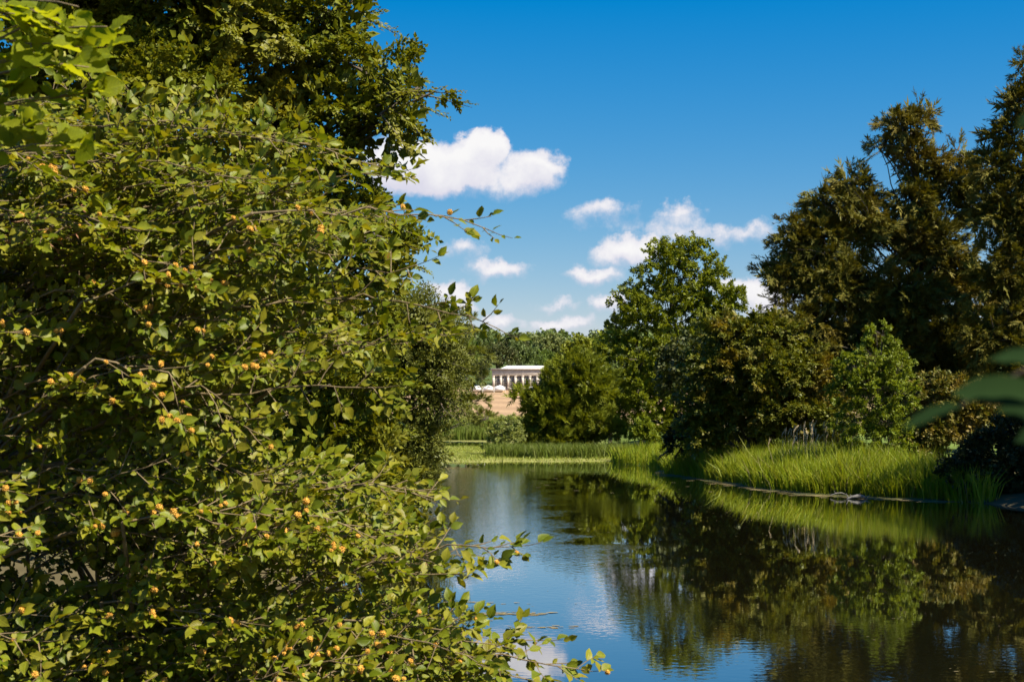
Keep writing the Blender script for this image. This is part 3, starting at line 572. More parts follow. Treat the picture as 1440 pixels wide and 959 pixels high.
for x, Y, H, kd, rt, lab_ in ((17.5, 128, 11, 'dark', .4, 'shaded dark tree just behind the hornbeam beside the alder'), (24, 118, 12, 'dark', 1.7, 'shaded dark tree behind the left flank of the yew'), (31, 112, 13, 'dark', 2.9, 'shaded dark tree behind the middle of the yew'), (39, 108, 14, 'dark', 4.1, 'shaded dark tree behind the ragged conifer'), (20, 150, 13, 'mid', 5.2, 'mid green tree showing through between alder and hornbeam'), (11, 160, 10, 'mid', .9, 'mid green tree between the willow and the alder'), (28, 165, 14, 'dark', 3.6, 'dark tree standing well back behind the hornbeam'), (9, 185, 9, 'olive', 1.2, 'low olive tree standing well back behind the willow')):
    gz = float(ground(np.array([x]), np.array([float(Y)]))[0]); t_ = thing('backing_tree', (x, Y, gz), lab_, 'tree', 'trees filling in behind the right bank'); k = H / ZC[kd]
    for nm, m_ in (('crown', FT[kd][0]), ('trunk', FT[kd][1])):
        o_ = bpy.data.objects.new(nm, m_); col.objects.link(o_); o_.parent = t_
    t_.scale = (k, k, k); t_.rotation_euler[2] = rt
def far_wood():
    rg = np.random.default_rng(91); a = Acc(); n = 300
    xs = rg.uniform(-260, 330, n); ys = rg.uniform(680, 1050, n); gz = ground(xs, ys)
    src = [np.array([v.co for v in FT[k][0].vertices]) for k in ('mid', 'dark', 'bright')]
    for i in range(n):
        V = src[rg.integers(0, 3)].reshape(-1, 4, 3); V = V[rg.random(len(V)) < .03].copy()
        c = V.mean(1, keepdims=True); V = c + (V - c) * 4.0; s = rg.uniform(.75, 1.1); th = rg.uniform(0, 6.28); Q = V.copy()
        Q[..., 0] = V[..., 0] * math.cos(th) - V[..., 1] * math.sin(th); Q[..., 1] = V[..., 0] * math.sin(th) + V[..., 1] * math.cos(th)
        Q = Q * s + np.array([xs[i], ys[i], gz[i]]); m = len(Q)
        a.add(Q, np.array([(0, 1, 2), (0, 2, 3)])[None] + (np.arange(m) * 4)[:, None, None])
    tag(a.build('distant_wood', M_FARD), 'unbroken bluish green wood covering the far ridge', 'wood', kind='stuff')
far_wood()

# ------------------------------------------------------------------ the pillared building and the marquees
STONE = solid('stone', (.42, .36, .31), (.52, .46, .40), 1.2, .85, .2)
ROOFM = solid('roof_lead', (.62, .62, .60), (.72, .72, .70), 2, .5)
CANVAS = solid('canvas', (.80, .80, .80), (.84, .84, .84), 2, .6)
FRAME = solid('window_frame', (.55, .52, .48), None, 2, .6)
GLASS = solid('window_glass', (.02, .025, .03), (.03, .035, .04), 1, .08, 0, .6)
def building():
    Y = 452.; k = Y / FPX; x0 = (692 - 720) * k; z0 = at(700, 549, Y)[2] - .5; zt = at(700, 517.5, Y)[2]
    gz = min(float(ground(np.array([x]), np.array([Y]))[0]) for x in (x0, 0, x0 + 26))
    h = zt - z0; W = 26.4; D = 13.; nb = 11; bay = (W - .9) / nb
    z0 = gz; h = zt - z0
    r = thing('orangery', (x0 + W / 2, Y + D / 2, z0), 'pink-grey stone building with tall gridded windows between pillars above the hay field', 'building')
    w0, w1 = z0 + h - 6.4, z0 + h - 2.45
    a = Acc(); box(a, (x0 + W / 2, Y + D / 2, z0 + (w0 - z0) / 2), (W, D, w0 - z0)); a.build('plinth', STONE, r)
    a = Acc(); box(a, (x0 + W / 2, Y + D / 2 + .5, (w0 + w1) / 2), (W - .5, D - 1.2, w1 - w0)); a.build('wall', STONE, r)
    a = Acc(); box(a, (x0 + W / 2, Y + D / 2, (w1 + z0 + h - .55) / 2), (W, D, z0 + h - .55 - w1)); a.build('entablature', STONE, r)
    a = Acc(); box(a, (x0 + W / 2, Y + D / 2, z0 + h - .35), (W + .9, D + .9, .36)); box(a, (x0 + W / 2, Y + D / 2, w1 + .35), (W + .3, D + .3, .18)); a.build('cornice', STONE, r)
    a = Acc(); zr = z0 + h - .17; x1, x2, y1, y2 = x0 + 2.6, x0 + W - 2.6, Y + 2, Y + D - 2
    a.add([(x1, y1, zr), (x2, y1, zr), (x2, y2, zr), (x1, y2, zr), (x1 + 2, Y + D / 2, zr + 1.1), (x2 - 2, Y + D / 2, zr + 1.1)], [(0, 1, 5), (0, 5, 4), (1, 2, 5), (2, 3, 4), (2, 4, 5), (3, 0, 4)]); a.build('roof', ROOFM, r)
    for i in range(nb + 1):
        a = Acc(); xc = x0 + .45 + i * bay; box(a, (xc, Y + .02, (w0 + w1) / 2), (.72, .5, w1 - w0)); box(a, (xc, Y, w1 - .16), (.92, .6, .3)); box(a, (xc, Y, w0 + .14), (.9, .6, .27)); a.build('pillar', STONE, r)
    for i in range(nb):
        xc = x0 + .45 + (i + .5) * bay; ww = bay - .74
        a = Acc(); box(a, (xc, Y + .47, (w0 + w1) / 2), (ww, .06, w1 - w0 - .1)); win = a.build('window', GLASS, r)
        f = Acc()
        for q in range(5): box(f, (xc - ww / 2 + q * ww / 4, Y + .41, (w0 + w1) / 2), (.09, .05, w1 - w0 - .1))
        for q in range(7): box(f, (xc, Y + .40, w0 + .08 + q * (w1 - w0 - .16) / 6), (ww, .05, .09))
        f.build('window_frame', FRAME, win)
def marquee(px0, px1, py0, py1, Y, peaks, label):
    k = Y / FPX; xa, xb = (px0 - 720) * k, (px1 - 720) * k; gz = float(ground(np.array([(xa + xb) / 2]), np.array([Y]))[0]); zt = at(700, py0, Y)[2]; ze = gz + (zt - gz) * .7
    r = thing('marquee', ((xa + xb) / 2, Y, gz), label, 'marquee', 'white marquees below the building'); D = 9.
    for i in range(peaks):
        l, q = xa + (xb - xa) * i / peaks, xa + (xb - xa) * (i + 1) / peaks; cx = (l + q) / 2; a = Acc(); V = []; n = 6
        ring = [(l, Y), (cx, Y), (q, Y), (q, Y + D / 2), (q, Y + D), (cx, Y + D), (l, Y + D), (l, Y + D / 2)]
        for j in range(n):
            t = j / (n - 1); c = (1 - t) ** 1.0; zz = ze + (zt - ze) * t ** 1.25
            V += [(cx + (x - cx) * c * (1 if t < 1 else .02), Y + D / 2 + (y - Y - D / 2) * c, zz) for x, y in ring]
        Fq = [(j * 8 + m, j * 8 + (m + 1) % 8, j * 8 + 8 + (m + 1) % 8) for j in range(n - 1) for m in range(8)] + [(j * 8 + m, j * 8 + 8 + (m + 1) % 8, j * 8 + 8 + m) for j in range(n - 1) for m in range(8)]
        a.add(V, Fq); a.build('roof', CANVAS, r)
        a = Acc(); box(a, (cx, Y + .12, (gz + .5 + ze) / 2), ((q - l) * .97, .06, ze - gz - .5)); box(a, (l + .1, Y + D / 2, (gz + .3 + ze) / 2), (.06, D * .96, ze - gz - .3)); a.build('wall_panel', CANVAS, r)
        for px_ in (l + .12, q - .12):
            a = Acc(); tube(a, [(px_, Y + .04, gz - .2), (px_, Y + .04, ze)], [.06, .06], 6); a.build('pole', FRAME, r)
building()
marquee(662, 711, 541, 553, 436., 3, 'long white peaked marquee on the hay field below the building')
marquee(742, 764, 542, 553, 438., 1, 'short white marquee half hidden behind the willow bush')

# ------------------------------------------------------------------ reeds and grass
DRYSTEM = solid('dry_stem', (.25, .19, .09), (.40, .31, .16), 4, .9)
def blades(name, label, cat, P, h, w, mat, rg, lean=(.1, 0), spread=.22, sink=.1, fan=None, tuft=None):
    n = len(P); z = np.maximum(ground(P[:, 0], P[:, 1]), -.15) - sink; b = np.column_stack([P, z])
    hh = rg.uniform(*h, n) * (1 + .16 * wob(P[:, 0] * 1.7, P[:, 1], 1.6)); hh = np.where(rg.random(n) < .06, hh * 1.18, hh); th = rg.uniform(0, math.pi, n); side = np.column_stack([np.cos(th), np.sin(th), np.zeros(n)]) * (w * rg.uniform(.7, 1.3, n))[:, None] / 2
    le = np.column_stack([rg.normal(lean[0], spread, n), rg.normal(lean[1], spread, n), np.zeros(n)])
    if fan is not None: le[:, :2] += fan
    if tuft is not None: hh = hh * tuft
    m = b + UP * (hh * .55)[:, None] + le * (hh * .3)[:, None]; t = b + UP * (hh * rg.uniform(.86, 1, n))[:, None] + le * hh[:, None]
    V = np.stack([b - side, b + side, m + side * .8, m - side * .8, t], 1); F = np.array([(0, 1, 2), (0, 2, 3), (3, 2, 4)])[None] + (np.arange(n) * 5)[:, None, None]
    a = Acc(); a.add(V, F); return tag(a.build(name, mat), label, cat, kind='stuff')
def pts(n, x, y, rg, cond): 
    P = np.column_stack([rg.uniform(*x, n), rg.uniform(*y, n)]); return P[cond(P)]
rg = np.random.default_rng(40)
S = lambda P: sdist(LAKE, P) + .35 * wob(P[:, 0], P[:, 1], 1.1)
c_ = pts(12000, (9.5, 24), (63, 97), rg, lambda P: (S(P) > -.3) & (S(P) < 5.2 + 1.4 * wob(P[:, 0], P[:, 1], .5)) & (P[:, 0] + .10 * (P[:, 1] - 64) < 21.2) & (P[:, 0] > 9))
c_ = c_[rg.random(len(c_)) < .6 + .4 * (wob(c_[:, 0], c_[:, 1], 1.5) > -.1)]; kk = 14; of = rg.normal(0, .16, (len(c_), kk, 2)); P = (c_[:, None] + of).reshape(-1, 2)
blades('reed_bed', 'bright yellow-green reeds lining the right bank below the young ash', 'reeds', P, (1.05, 1.95), .05, M_REED, rg, (.05, 0), .13, fan=(of * 1.3).reshape(-1, 2), tuft=np.repeat(rg.uniform(.68, 1.15, len(c_)), kk))
P = c_[rg.integers(0, len(c_), 900)] + rg.normal(0, .2, (900, 2)); blades('dead_reed_stems', 'straw-coloured bent dead stems standing among the bright reeds', 'reeds', P, (.8, 2.1), .025, DRYSTEM, rg, (.1, 0), .4)
P = pts(6000, (9.5, 21), (63, 97), rg, lambda P: (S(P) > -.5) & (S(P) < .3)); blades('bank_litter', 'low bent dead stems and grass along the reed edge', 'reeds', P[:900], (.15, .5), .03, DRYSTEM, rg, (0, -.2), .9)
P = pts(9000, (8.2, 14), (97, 118), rg, lambda P: (S(P) > -.2) & (S(P) < 3.5)); blades('sedge_tuft', 'dark sedges at the water gap below the sallow bush', 'sedges', P, (.9, 1.6), .05, M_REED, rg, (0, 0), .2)
P = pts(17000, (-2.8, 10.5), (121, 131), rg, lambda P: (P[:, 1] > 122.5 + 3.0 * wob(P[:, 0], P[:, 1], .8)) & (P[:, 0] > -2.2 + 1.2 * wob(P[:, 1], P[:, 0], .9))); blades('reed_fringe', 'green reeds fringing the point in front of the willow', 'reeds', P, (.7, 1.5), .06, M_REED2, rg, (.02, 0), .22)
P = pts(14000, (-30, 4), (201, 216), rg, lambda P: P[:, 1] > 0); blades('far_reed_bed', 'even green reeds on the far side of the backwater below the hay field', 'reeds', P, (1.6, 2.2), .11, M_REED2, rg, (0, 0), .1)
P = pts(40000, (-12, 10), (115, 165), rg, lambda P: (S(P) > -.2) & (rg.random(len(P)) < .45 + .4 * (wob(P[:, 0], P[:, 1], .5) > 0))); blades('marsh_grass', 'pale short marsh grass on the flat at the head of the lake', 'grass', P, (.06, .30), .05, M_MARSH, rg, (0, 0), .7, .02)
P = pts(8000, (-30, 10), (218, 262), rg, lambda P: P[:, 0] < 8); blades('meadow_grass', 'dry rough grass between the far reeds and the hay field', 'grass', P, (.4, .9), .10, M_MARSH, rg, (0, 0), .3, .02)
P = pts(9000, (-6.2, -1.8), (36.5, 44), rg, lambda P: (S(P) > -1.0) & (S(P) < .8)); blades('shore_rushes', 'thin brown rushes standing in the water below the large beech', 'rushes', P[:700], (.4, .9), .018, TWIG, rg, (.1, 0), .3)
# seed-headed grasses behind the reeds
def seed_heads():
    rg = np.random.default_rng(8); a = Acc(); T = sprays(3, 9, .32, .09, .02, 9, 22, .2, .1, .005)
    n = 50; P = np.array([at(rg.uniform(1095, 1200), 640, 77 + rg.uniform(-1.5, 1.5))[:2] for _ in range(n)]); z = ground(P[:, 0], P[:, 1]); h = rg.uniform(1.9, 2.7, n)
    top = np.column_stack([P + rg.normal(0, .2, (n, 2)), z + h]); d = nrm(np.column_stack([rg.normal(.25, .3, n), rg.normal(0, .3, n), np.ones(n)]))
    for i in range(n): tube(a, [(*P[i], z[i] - .1), tuple(top[i]), tuple(top[i] + d[i] * .3)], [.009, .007, .004], 3)
    for _ in range(2): scatter(a, T, top, d, rg.normal(0, 1, (n, 3)), np.full(n, 1.15), rg)
    tag(a.build('seed_grass', solid('straw', (.42, .33, .20), (.55, .45, .28), 5, .8)), 'straw-coloured seed heads standing above the reeds beside the ash', 'grass', kind='stuff')
seed_heads()
# weed on the water
def weed():
    rg = np.random.default_rng(14); a = Acc()
    def rafts(n, fx, fy, smin, smax):
        for _ in range(n):
            x, y = fx(), fy(); s = rg.uniform(smin, smax); k = 7; th = np.arange(k) * 6.283 / k
            rr = s * rg.uniform(.5, 1.2, k); V = np.column_stack([x + 2.2 * rr * np.cos(th), y + rr * np.sin(th), np.full(k, rg.uniform(.004, .012))])
            a.add(V, [(0, i, i + 1) for i in range(1, k - 1)])
    for _ in range(900):
        i = rg.integers(8, 14); t = rg.random(); q = LAKE[i] * (1 - t) + LAKE[i + 1] * t; s = abs(rg.normal(0, .75)) 
        rafts(1, lambda: q[0] - s * .75, lambda: q[1] - s * .6, .05, .2)
    rafts(70, lambda: rg.normal(-.2, .7), lambda: rg.normal(28.6, .12), .012, .06)
    rafts(24, lambda: rg.normal(-.9, .5), lambda: rg.normal(30.2, .10), .012, .05)
    rafts(18, lambda: rg.normal(.6, .4), lambda: rg.normal(26.8, .1), .012, .05)
    rafts(30, lambda: rg.normal(-3.4, .6), lambda: rg.normal(35, .3), .02, .06)
    rafts(260, lambda: rg.uniform(-3, 11), lambda: rg.uniform(22, 70), .006, .022)
    rafts(70, lambda: rg.uniform(-4, 11), lambda: rg.uniform(70, 112), .02, .10)
    tag(a.build('floating_weed', solid('weed', (.12, .10, .04), (.22, .17, .08), 3, .7)), 'scattered scraps of weed and fallen leaves floating on the lake', 'weed', kind='stuff')
weed()
def mud_bar():
    rg = np.random.default_rng(15); pth = np.array([(11.6, 84.5), (12.9, 76), (14.6, 69.8), (16.6, 67.0), (19, 65.0), (21.5, 61)]); a = Acc(); n = 60
    t = np.linspace(0, 4.1, n); c = np.array([np.interp(t, range(6), pth[:, 0]), np.interp(t, range(6), pth[:, 1])]).T; nn = nrm(np.gradient(c, axis=0)); nn = np.column_stack([nn[:, 1], -nn[:, 0]])
    V = []
    for i in range(n):
        w = max(.02, -.15 * (i < 26) + .2 + .35 * math.sin(i * .7) + .3 * math.sin(i * 1.9) + rg.uniform(-.1, .4))
        for k, (o, z) in enumerate([(-w * 1.1, -.05), (-w * .7, .012), (0, .02 + rg.uniform(0, .03)), (1.2, .10)]):
            p = c[i] - nn[i] * o * -1 * -1 if False else c[i] - nn[i] * (-o) * -1
            V.append((c[i][0] - nn[i][0] * o * -1 * 1 if False else c[i][0] + nn[i][0] * -o, c[i][1] + nn[i][1] * -o, z))
    F = [(i * 4 + k, i * 4 + k + 1, i * 4 + 5 + k) for i in range(n - 1) for k in range(3)] + [(i * 4 + k, i * 4 + 5 + k, i * 4 + 4 + k) for i in range(n - 1) for k in range(3)]
    a.add(V, F); tag(a.build('mud_bar', solid('mud', (.035, .034, .014), (.10, .10, .022), 1.1, .8, .5)), kind='structure')
mud_bar()
def driftwood():
    rg = np.random.default_rng(16); G = solid('weathered_wood', (.09, .085, .075), (.18, .17, .15), 7, .8, .4)
    p = at(1205, 698, 66.3); r = thing('driftwood_log', (p[0], p[1], .02), 'grey weathered log stranded on the weedy mud edge', 'log')
    q = lambda x, y, z: (p[0] + x * .62, p[1] + y * .62, z * .62)
    a = Acc(); tube(a, [q(-.75, 0, .0), q(-.4, -.05, .13), q(.05, 0, .20), q(.45, .05, .16), q(.85, .1, .02)], [.03, .07, .10, .085, .04], 8); a.build('trunk', G, r, True)
    for dx, e in ((-.65, (-.8, 0, .38)), (-.35, (-.5, .05, .34)), (.3, (.2, -.05, .42)), (.55, (1.0, 0, .24))):
        a = Acc(); tube(a, curve(q(dx, 0, .08), q(*e), (0, 0, .02), 5), np.linspace(.03, .012, 5), 5); a.build('branch', G, r, True)
    for px, py, lab in ((1265, 689, 'twisted pale dead branch lying on the mud before the reeds'), (1180, 690, 'short pale dead stick lying on the mud left of the grey log')):
        q = at(px, py, 67.6); a = Acc(); s = 1 if px > 1200 else .6
        tube(a, [(q[0] - .7 * s, q[1], .08), (q[0] - .3 * s, q[1], .3 * s), (q[0] + .2 * s, q[1] + .05, .34 * s), (q[0] + .6 * s, q[1], .12)], [.03, .035, .03, .015], 5)
        tube(a, [(q[0] - .3 * s, q[1], .3 * s), (q[0] - .45 * s, q[1] - .1, .55 * s)], [.02, .008], 4); tag(a.build('dead_branch', G, None, True), lab, 'branch')
driftwood()

# ------------------------------------------------------------------ near leaves
def put_lv(me, U):
    me.attributes.new('lv', 'FLOAT_VECTOR', 'POINT').data.foreach_set('vector', np.ascontiguousarray(U, np.float32).ravel())
def veined(m, spots=True):
    """midrib, side veins, a few brown blemishes and a paler underside"""
    nt = m.node_tree; L = nt.links.new; N = nt.nodes.new
    def M(op, a, b=None):
        n = N('ShaderNodeMath'); n.operation = op
        for i, v in enumerate((a, b)):
            if v is None: continue
            if isinstance(v, (int, float)): n.inputs[i].default_value = v
            else: L(v, n.inputs[i])
        return n.outputs[0]
    p = next(n for n in nt.nodes if n.type == 'BSDF_PRINCIPLED'); src = p.inputs['Base Color'].links[0].from_socket
    at_ = N('ShaderNodeAttribute'); at_.attribute_name = 'lv'; sp = N('ShaderNodeSeparateXYZ'); L(at_.outputs['Vector'], sp.inputs[0])
    ab = M('ABSOLUTE', sp.outputs[1]); ph = M('SUBTRACT', M('MULTIPLY', sp.outputs[0], 44.), M('MULTIPLY', ab, 34.))
    rib = M('SUBTRACT', 1., M('MINIMUM', M('DIVIDE', ab, .05), 1.)); sv = M('POWER', M('ABSOLUTE', M('SINE', M('MULTIPLY', ph, .5))), 6.)
    v = M('MAXIMUM', rib, M('MULTIPLY', M('SUBTRACT', 1., sv), .0)); v = M('MAXIMUM', rib, M('MULTIPLY', sv, .45))
    g = N('ShaderNodeNewGeometry'); no = N('ShaderNodeTexNoise'); no.inputs['Scale'].default_value = 60; no.inputs['Detail'].default_value = 3; L(g.outputs['Position'], no.inputs['Vector'])
    k = M('ADD', M('MULTIPLY', v, .45), M('ADD', M('MULTIPLY', no.outputs[0], .7), .55))
    sc = N('ShaderNodeVectorMath'); sc.operation = 'SCALE'; L(src, sc.inputs[0]); L(k, sc.inputs['Scale']); c = sc.outputs[0]
    if spots:
        n2 = N('ShaderNodeTexNoise'); n2.inputs['Scale'].default_value = 35; L(g.outputs['Position'], n2.inputs['Vector']); mr = N('ShaderNodeMapRange'); mr.inputs[1].default_value = .70; mr.inputs[2].default_value = .76; L(n2.outputs[0], mr.inputs[0])
        mx = N('ShaderNodeMix'); mx.data_type = 'RGBA'; L(mr.outputs[0], mx.inputs[0]); L(c, mx.inputs[6]); mx.inputs[7].default_value = (.20, .10, .02, 1); c = mx.outputs[2]
    un = N('ShaderNodeMix'); un.data_type = 'RGBA'; un.blend_type = 'MIX'; L(M('MULTIPLY', M('SUBTRACT', 1., g.outputs['Backfacing']), .18), un.inputs[0]); L(c, un.inputs[6]); un.inputs[7].default_value = (.15, .19, .035, 1)
    L(un.outputs[2], p.inputs['Base Color']); bp = N('ShaderNodeBump'); bp.inputs['Strength'].default_value = .5; bp.inputs['Distance'].default_value = .001; L(v, bp.inputs['Height']); L(bp.outputs[0], p.inputs['Normal'])
veined(M_BEECH); veined(M_HAZEL, False)
def leaf_mesh(name, mat, L=.075, W=.047, seed=0, teeth=0., fine=False):
    rg = np.random.default_rng(seed); ts = [.12, .34, .60, .84]; hw = [.27, .48, .46, .20]; V = [(0, 0, 0)]
    if fine: ts = [.05, .15, .30, .45, .60, .74, .86, .94]; hw = [.20, .38, .48, .51, .49, .40, .25, .11]
    curl = rg.uniform(-.05, .3); fold = rg.uniform(.15, .6); tw = rg.normal(0, .25)
    for i, (t, h) in enumerate(zip(ts, hw)):
        z = -curl * L * t * t
        for s in (-1, 0, 1):
            wv = (1 + teeth * rg.uniform(-.12, .12)) if s else 1
            V.append((L * t, s * h * W * wv, z + abs(s) * h * W * fold + s * h * W * tw * t + (abs(s) * .035 * W * (1 if i % 2 else -1))))
    V.append((L, 0, -curl * L)); V = np.array(V); F = [(0, 2, 1), (0, 3, 2)]
    nr = len(ts)
    for i in range(nr - 1):
        a = 1 + i * 3
        for k in (0, 1): F += [(a + k, a + k + 1, a + k + 4), (a + k, a + k + 4, a + k + 3)]
    a = 1 + 3 * (nr - 1); F += [(a, a + 1, a + 3), (a + 1, a + 2, a + 3)]
    ac = Acc(); ac.add(V, F); me = ac.mesh(name, mat, True); U = V * np.array([1 / L, 1 / W, 0]); put_lv(me, U); return V, np.array(F), me, U
BL = [leaf_mesh('leaf', M_BEECH, .057, .036, s) for s in range(8)]
HL = [leaf_mesh('leaf', M_HAZEL, .080, .066, s + 20, .7, True) for s in range(4)]

class Shoots:
    """leaf frames and twigs of one plant"""
    def __init__(s, seed): s.rg = np.random.default_rng(seed); s.P = []; s.X = []; s.Z = []; s.S = []; s.w = Acc(); s.husk = []
    def leaf(s, p, x, z, k): s.P.append(p); s.X.append(x); s.Z.append(z); s.S.append(k)
    def shoot(s, p, d, n, L, step=.038, depth=0, r=.0022, husk=0., lsc=1.):
        rg = s.rg; m = max(2, int(L / .11)); pts_ = [p]; q = p.copy(); dd = d.copy()
        for i in range(m):
            dd = nrm(dd + rg.normal(0, .10, 3) + UP * .015); q = q + dd * L / m; pts_.append(q)
        pts_ = np.array(pts_); tube(s.w, pts_, np.linspace(r * 1.3, r * .6, m + 1), 3, False)
        k = max(3, int(L / step * 1.15)); sg = 1 if rg.random() < .5 else -1
        for i in range(k + 1):
            u = (i + .5) / (k + .5) if i < k else 1.; t = 1 - (1 - u) ** 1.5; f = min(t, 1.) * m; j = min(int(f), m - 1); pp = pts_[j] + (pts_[j + 1] - pts_[j]) * (f - j); dv = nrm(pts_[j + 1] - pts_[j])
            side = nrm(np.cross(n, dv)); sg = -sg; a = R(rg.uniform(30, 80) * (1.15 - .55 * t)) * sg if i < k else 0
            lift = rg.uniform(-.1, .55) if t > .6 else rg.uniform(-.25, .3)
            x = nrm(dv * math.cos(a) + side * math.sin(a) + rg.normal(0, .2, 3) + n * lift); z = nrm(n - dv * lift * .7 + rg.normal(0, .38, 3))
            if rg.random() < .95: s.leaf(pp + x * .006, x, z, lsc * rg.uniform(.48, 1.3) * (1 - .25 * (t < .25)))
            if husk and rg.random() < husk * .16: s.husk.append((pp + side * sg * .012 - UP * .012 + n * .02, nrm(n * .7 + side * sg * .5 + rg.normal(0, .3, 3))))
            if depth and 0 < i < k and rg.random() < .32:
                a2 = R(rg.uniform(35, 60)) * sg; s.shoot(pp, nrm(dv * math.cos(a2) + side * math.sin(a2)), nrm(n + rg.normal(0, .2, 3)), L * rg.uniform(.22, .42) * (1.1 - t * .6), step, 0, r * .7, husk, lsc)
    def bough(s, P, n, r0, step=.10, lat=(.16, .5), husk=.5, lsc=1., s0=.15):
        rg = s.rg; P = np.asarray(P, float); seg = np.linalg.norm(np.diff(P, axis=0), axis=1); cum = np.concatenate([[0], np.cumsum(seg)]); T = cum[-1]
        tube(s.w, P, np.linspace(r0, .0022, len(P)), 5); pos = s0 * T; sg = 1
        while pos < T:
            pp = np.array([np.interp(pos, cum, P[:, c]) for c in range(3)]); p2 = np.array([np.interp(min(pos + .02, T), cum, P[:, c]) for c in range(3)]); dv = nrm(p2 - pp + 1e-6) if pos + .02 < T else nrm(P[-1] - P[-2])
            side = nrm(np.cross(n, dv)); sg = -sg; a = R(rg.uniform(30, 62)) * sg; t = pos / T; L = lat[0] + (lat[1] - lat[0]) * (1 - t) * rg.uniform(.5, 1.1)
            s.shoot(pp, nrm(dv * math.cos(a) + side * math.sin(a) + rg.normal(0, .12, 3)), nrm(n + rg.normal(0, .22, 3)), L, depth=1, r=.0026, husk=husk, lsc=lsc); pos += step * rg.uniform(.7, 1.4)
        s.shoot(P[-1], nrm(P[-1] - P[-2]), n, .12, r=.002, husk=husk, lsc=lsc)
    def finish(s, root, meshes, mat, nobj, foliage='foliage'):
        P = np.array(s.P); X = nrm(np.array(s.X)); Z = np.array(s.Z); S = np.array(s.S); Y = nrm(np.cross(Z, X)); Z = np.cross(X, Y)
        c = P + X * (.04 * S)[:, None]; px, py, f = pix(c); view = nrm(np.array([0, 0, CAMZ]) - c); area = np.abs((Z * view).sum(1)) * S ** 2 / f ** 2
        inf = (px > 0) & (px < 1440) & (py > 0) & (py < 959); cell = (px // 9).astype(int) * 4000 + (py // 9).astype(int); order = np.lexsort((f, cell)); first = np.ones(len(order), bool); first[1:] = cell[order][1:] != cell[order][:-1]
        vis = np.zeros(len(P), bool); vis[order[first]] = True; sc = np.where(inf & vis, area, 0); sel = np.argsort(-sc)[:nobj]; sel = sel[sc[sel] > 0]
        pick = s.rg.integers(0, len(meshes), len(P)); base = Vector(root.location)
        for i in sel:
            o = bpy.data.objects.new('leaf', meshes[pick[i]][2]); col.objects.link(o); o.parent = root
            M = Matrix([[*v] for v in np.stack([X[i] * S[i], Y[i] * S[i], Z[i] * S[i], P[i] - np.array(base)], 1)]).to_4x4() if False else Matrix(((X[i][0] * S[i], Y[i][0] * S[i], Z[i][0] * S[i], P[i][0] - base[0]), (X[i][1] * S[i], Y[i][1] * S[i], Z[i][1] * S[i], P[i][1] - base[1]), (X[i][2] * S[i], Y[i][2] * S[i], Z[i][2] * S[i], P[i][2] - base[2]), (0, 0, 0, 1)))
            o.matrix_basis = M
        keep = np.ones(len(P), bool); keep[sel] = False; a = Acc()
        deep = np.zeros(len(P), bool); c2 = (px // 15).astype(int) * 4000 + (py // 15).astype(int); od = np.lexsort((f, c2)); st_ = np.ones(len(od), bool); st_[1:] = c2[od][1:] != c2[od][:-1]
        rank = np.arange(len(od)) - np.maximum.accumulate(np.where(st_, np.arange(len(od)), 0)); deep[od] = rank > 3
        LV = []
        for V_, F_, m_, U_ in meshes:
            jj = [0, 1 + 3 * ((len(V_) - 2) // 6), 2 + 3 * ((len(V_) - 2) // 6), 3 + 3 * ((len(V_) - 2) // 6), len(V_) - 1]; kv = V_[jj]; LV.append((kv, np.array([(0, 2, 1), (0, 3, 2), (1, 2, 4), (2, 3, 4)]), None, U_[jj]))
        k1, k2 = keep & ~deep, keep & deep
        uv = scatter_pick(a, meshes, P[k1], X[k1], Y[k1], Z[k1], S[k1], pick[k1])
        if k2.any(): uv = np.concatenate([uv, scatter_pick(a, LV, P[k2], X[k2], Y[k2], Z[k2], S[k2], pick[k2])])
        o = tag(a.build(foliage, mat, root, True), kind='stuff'); put_lv(o.data, uv)
        return P, f, px, py
def scatter_pick(a, meshes, P, X, Y, Z, S, pick):
    uv = []
    for k, (V, F, _, U) in enumerate(meshes):
        m = pick == k; n = m.sum()
        if not n: continue
        a.add(P[m][:, None] + S[m][:, None, None] * (V[None, :, 0:1] * X[m][:, None] + V[None, :, 1:2] * Y[m][:, None] + V[None, :, 2:3] * Z[m][:, None]), F[None] + (np.arange(n) * len(V))[:, None, None]); uv.append(np.tile(U, (n, 1)))
    return np.concatenate(uv)

def husk_mesh():
    bm = bmesh.new(); bmesh.ops.create_icosphere(bm, subdivisions=2, radius=.010)
    for v in bm.verts: v.co.z *= 1.25
    for f in list(bm.faces):                      # a soft spine on every second facet
        if f.index % 2 == 0:
            c = f.calc_center_median(); n = c.normalized(); r = bmesh.ops.poke(bm, faces=[f]); r['verts'][0].co = c + n * .0045
    for v in bm.verts: v.co.z += .012
    me = bpy.data.meshes.new('nut_husk'); bm.to_mesh(me); bm.free(); me.materials.append(M_HUSK); return me

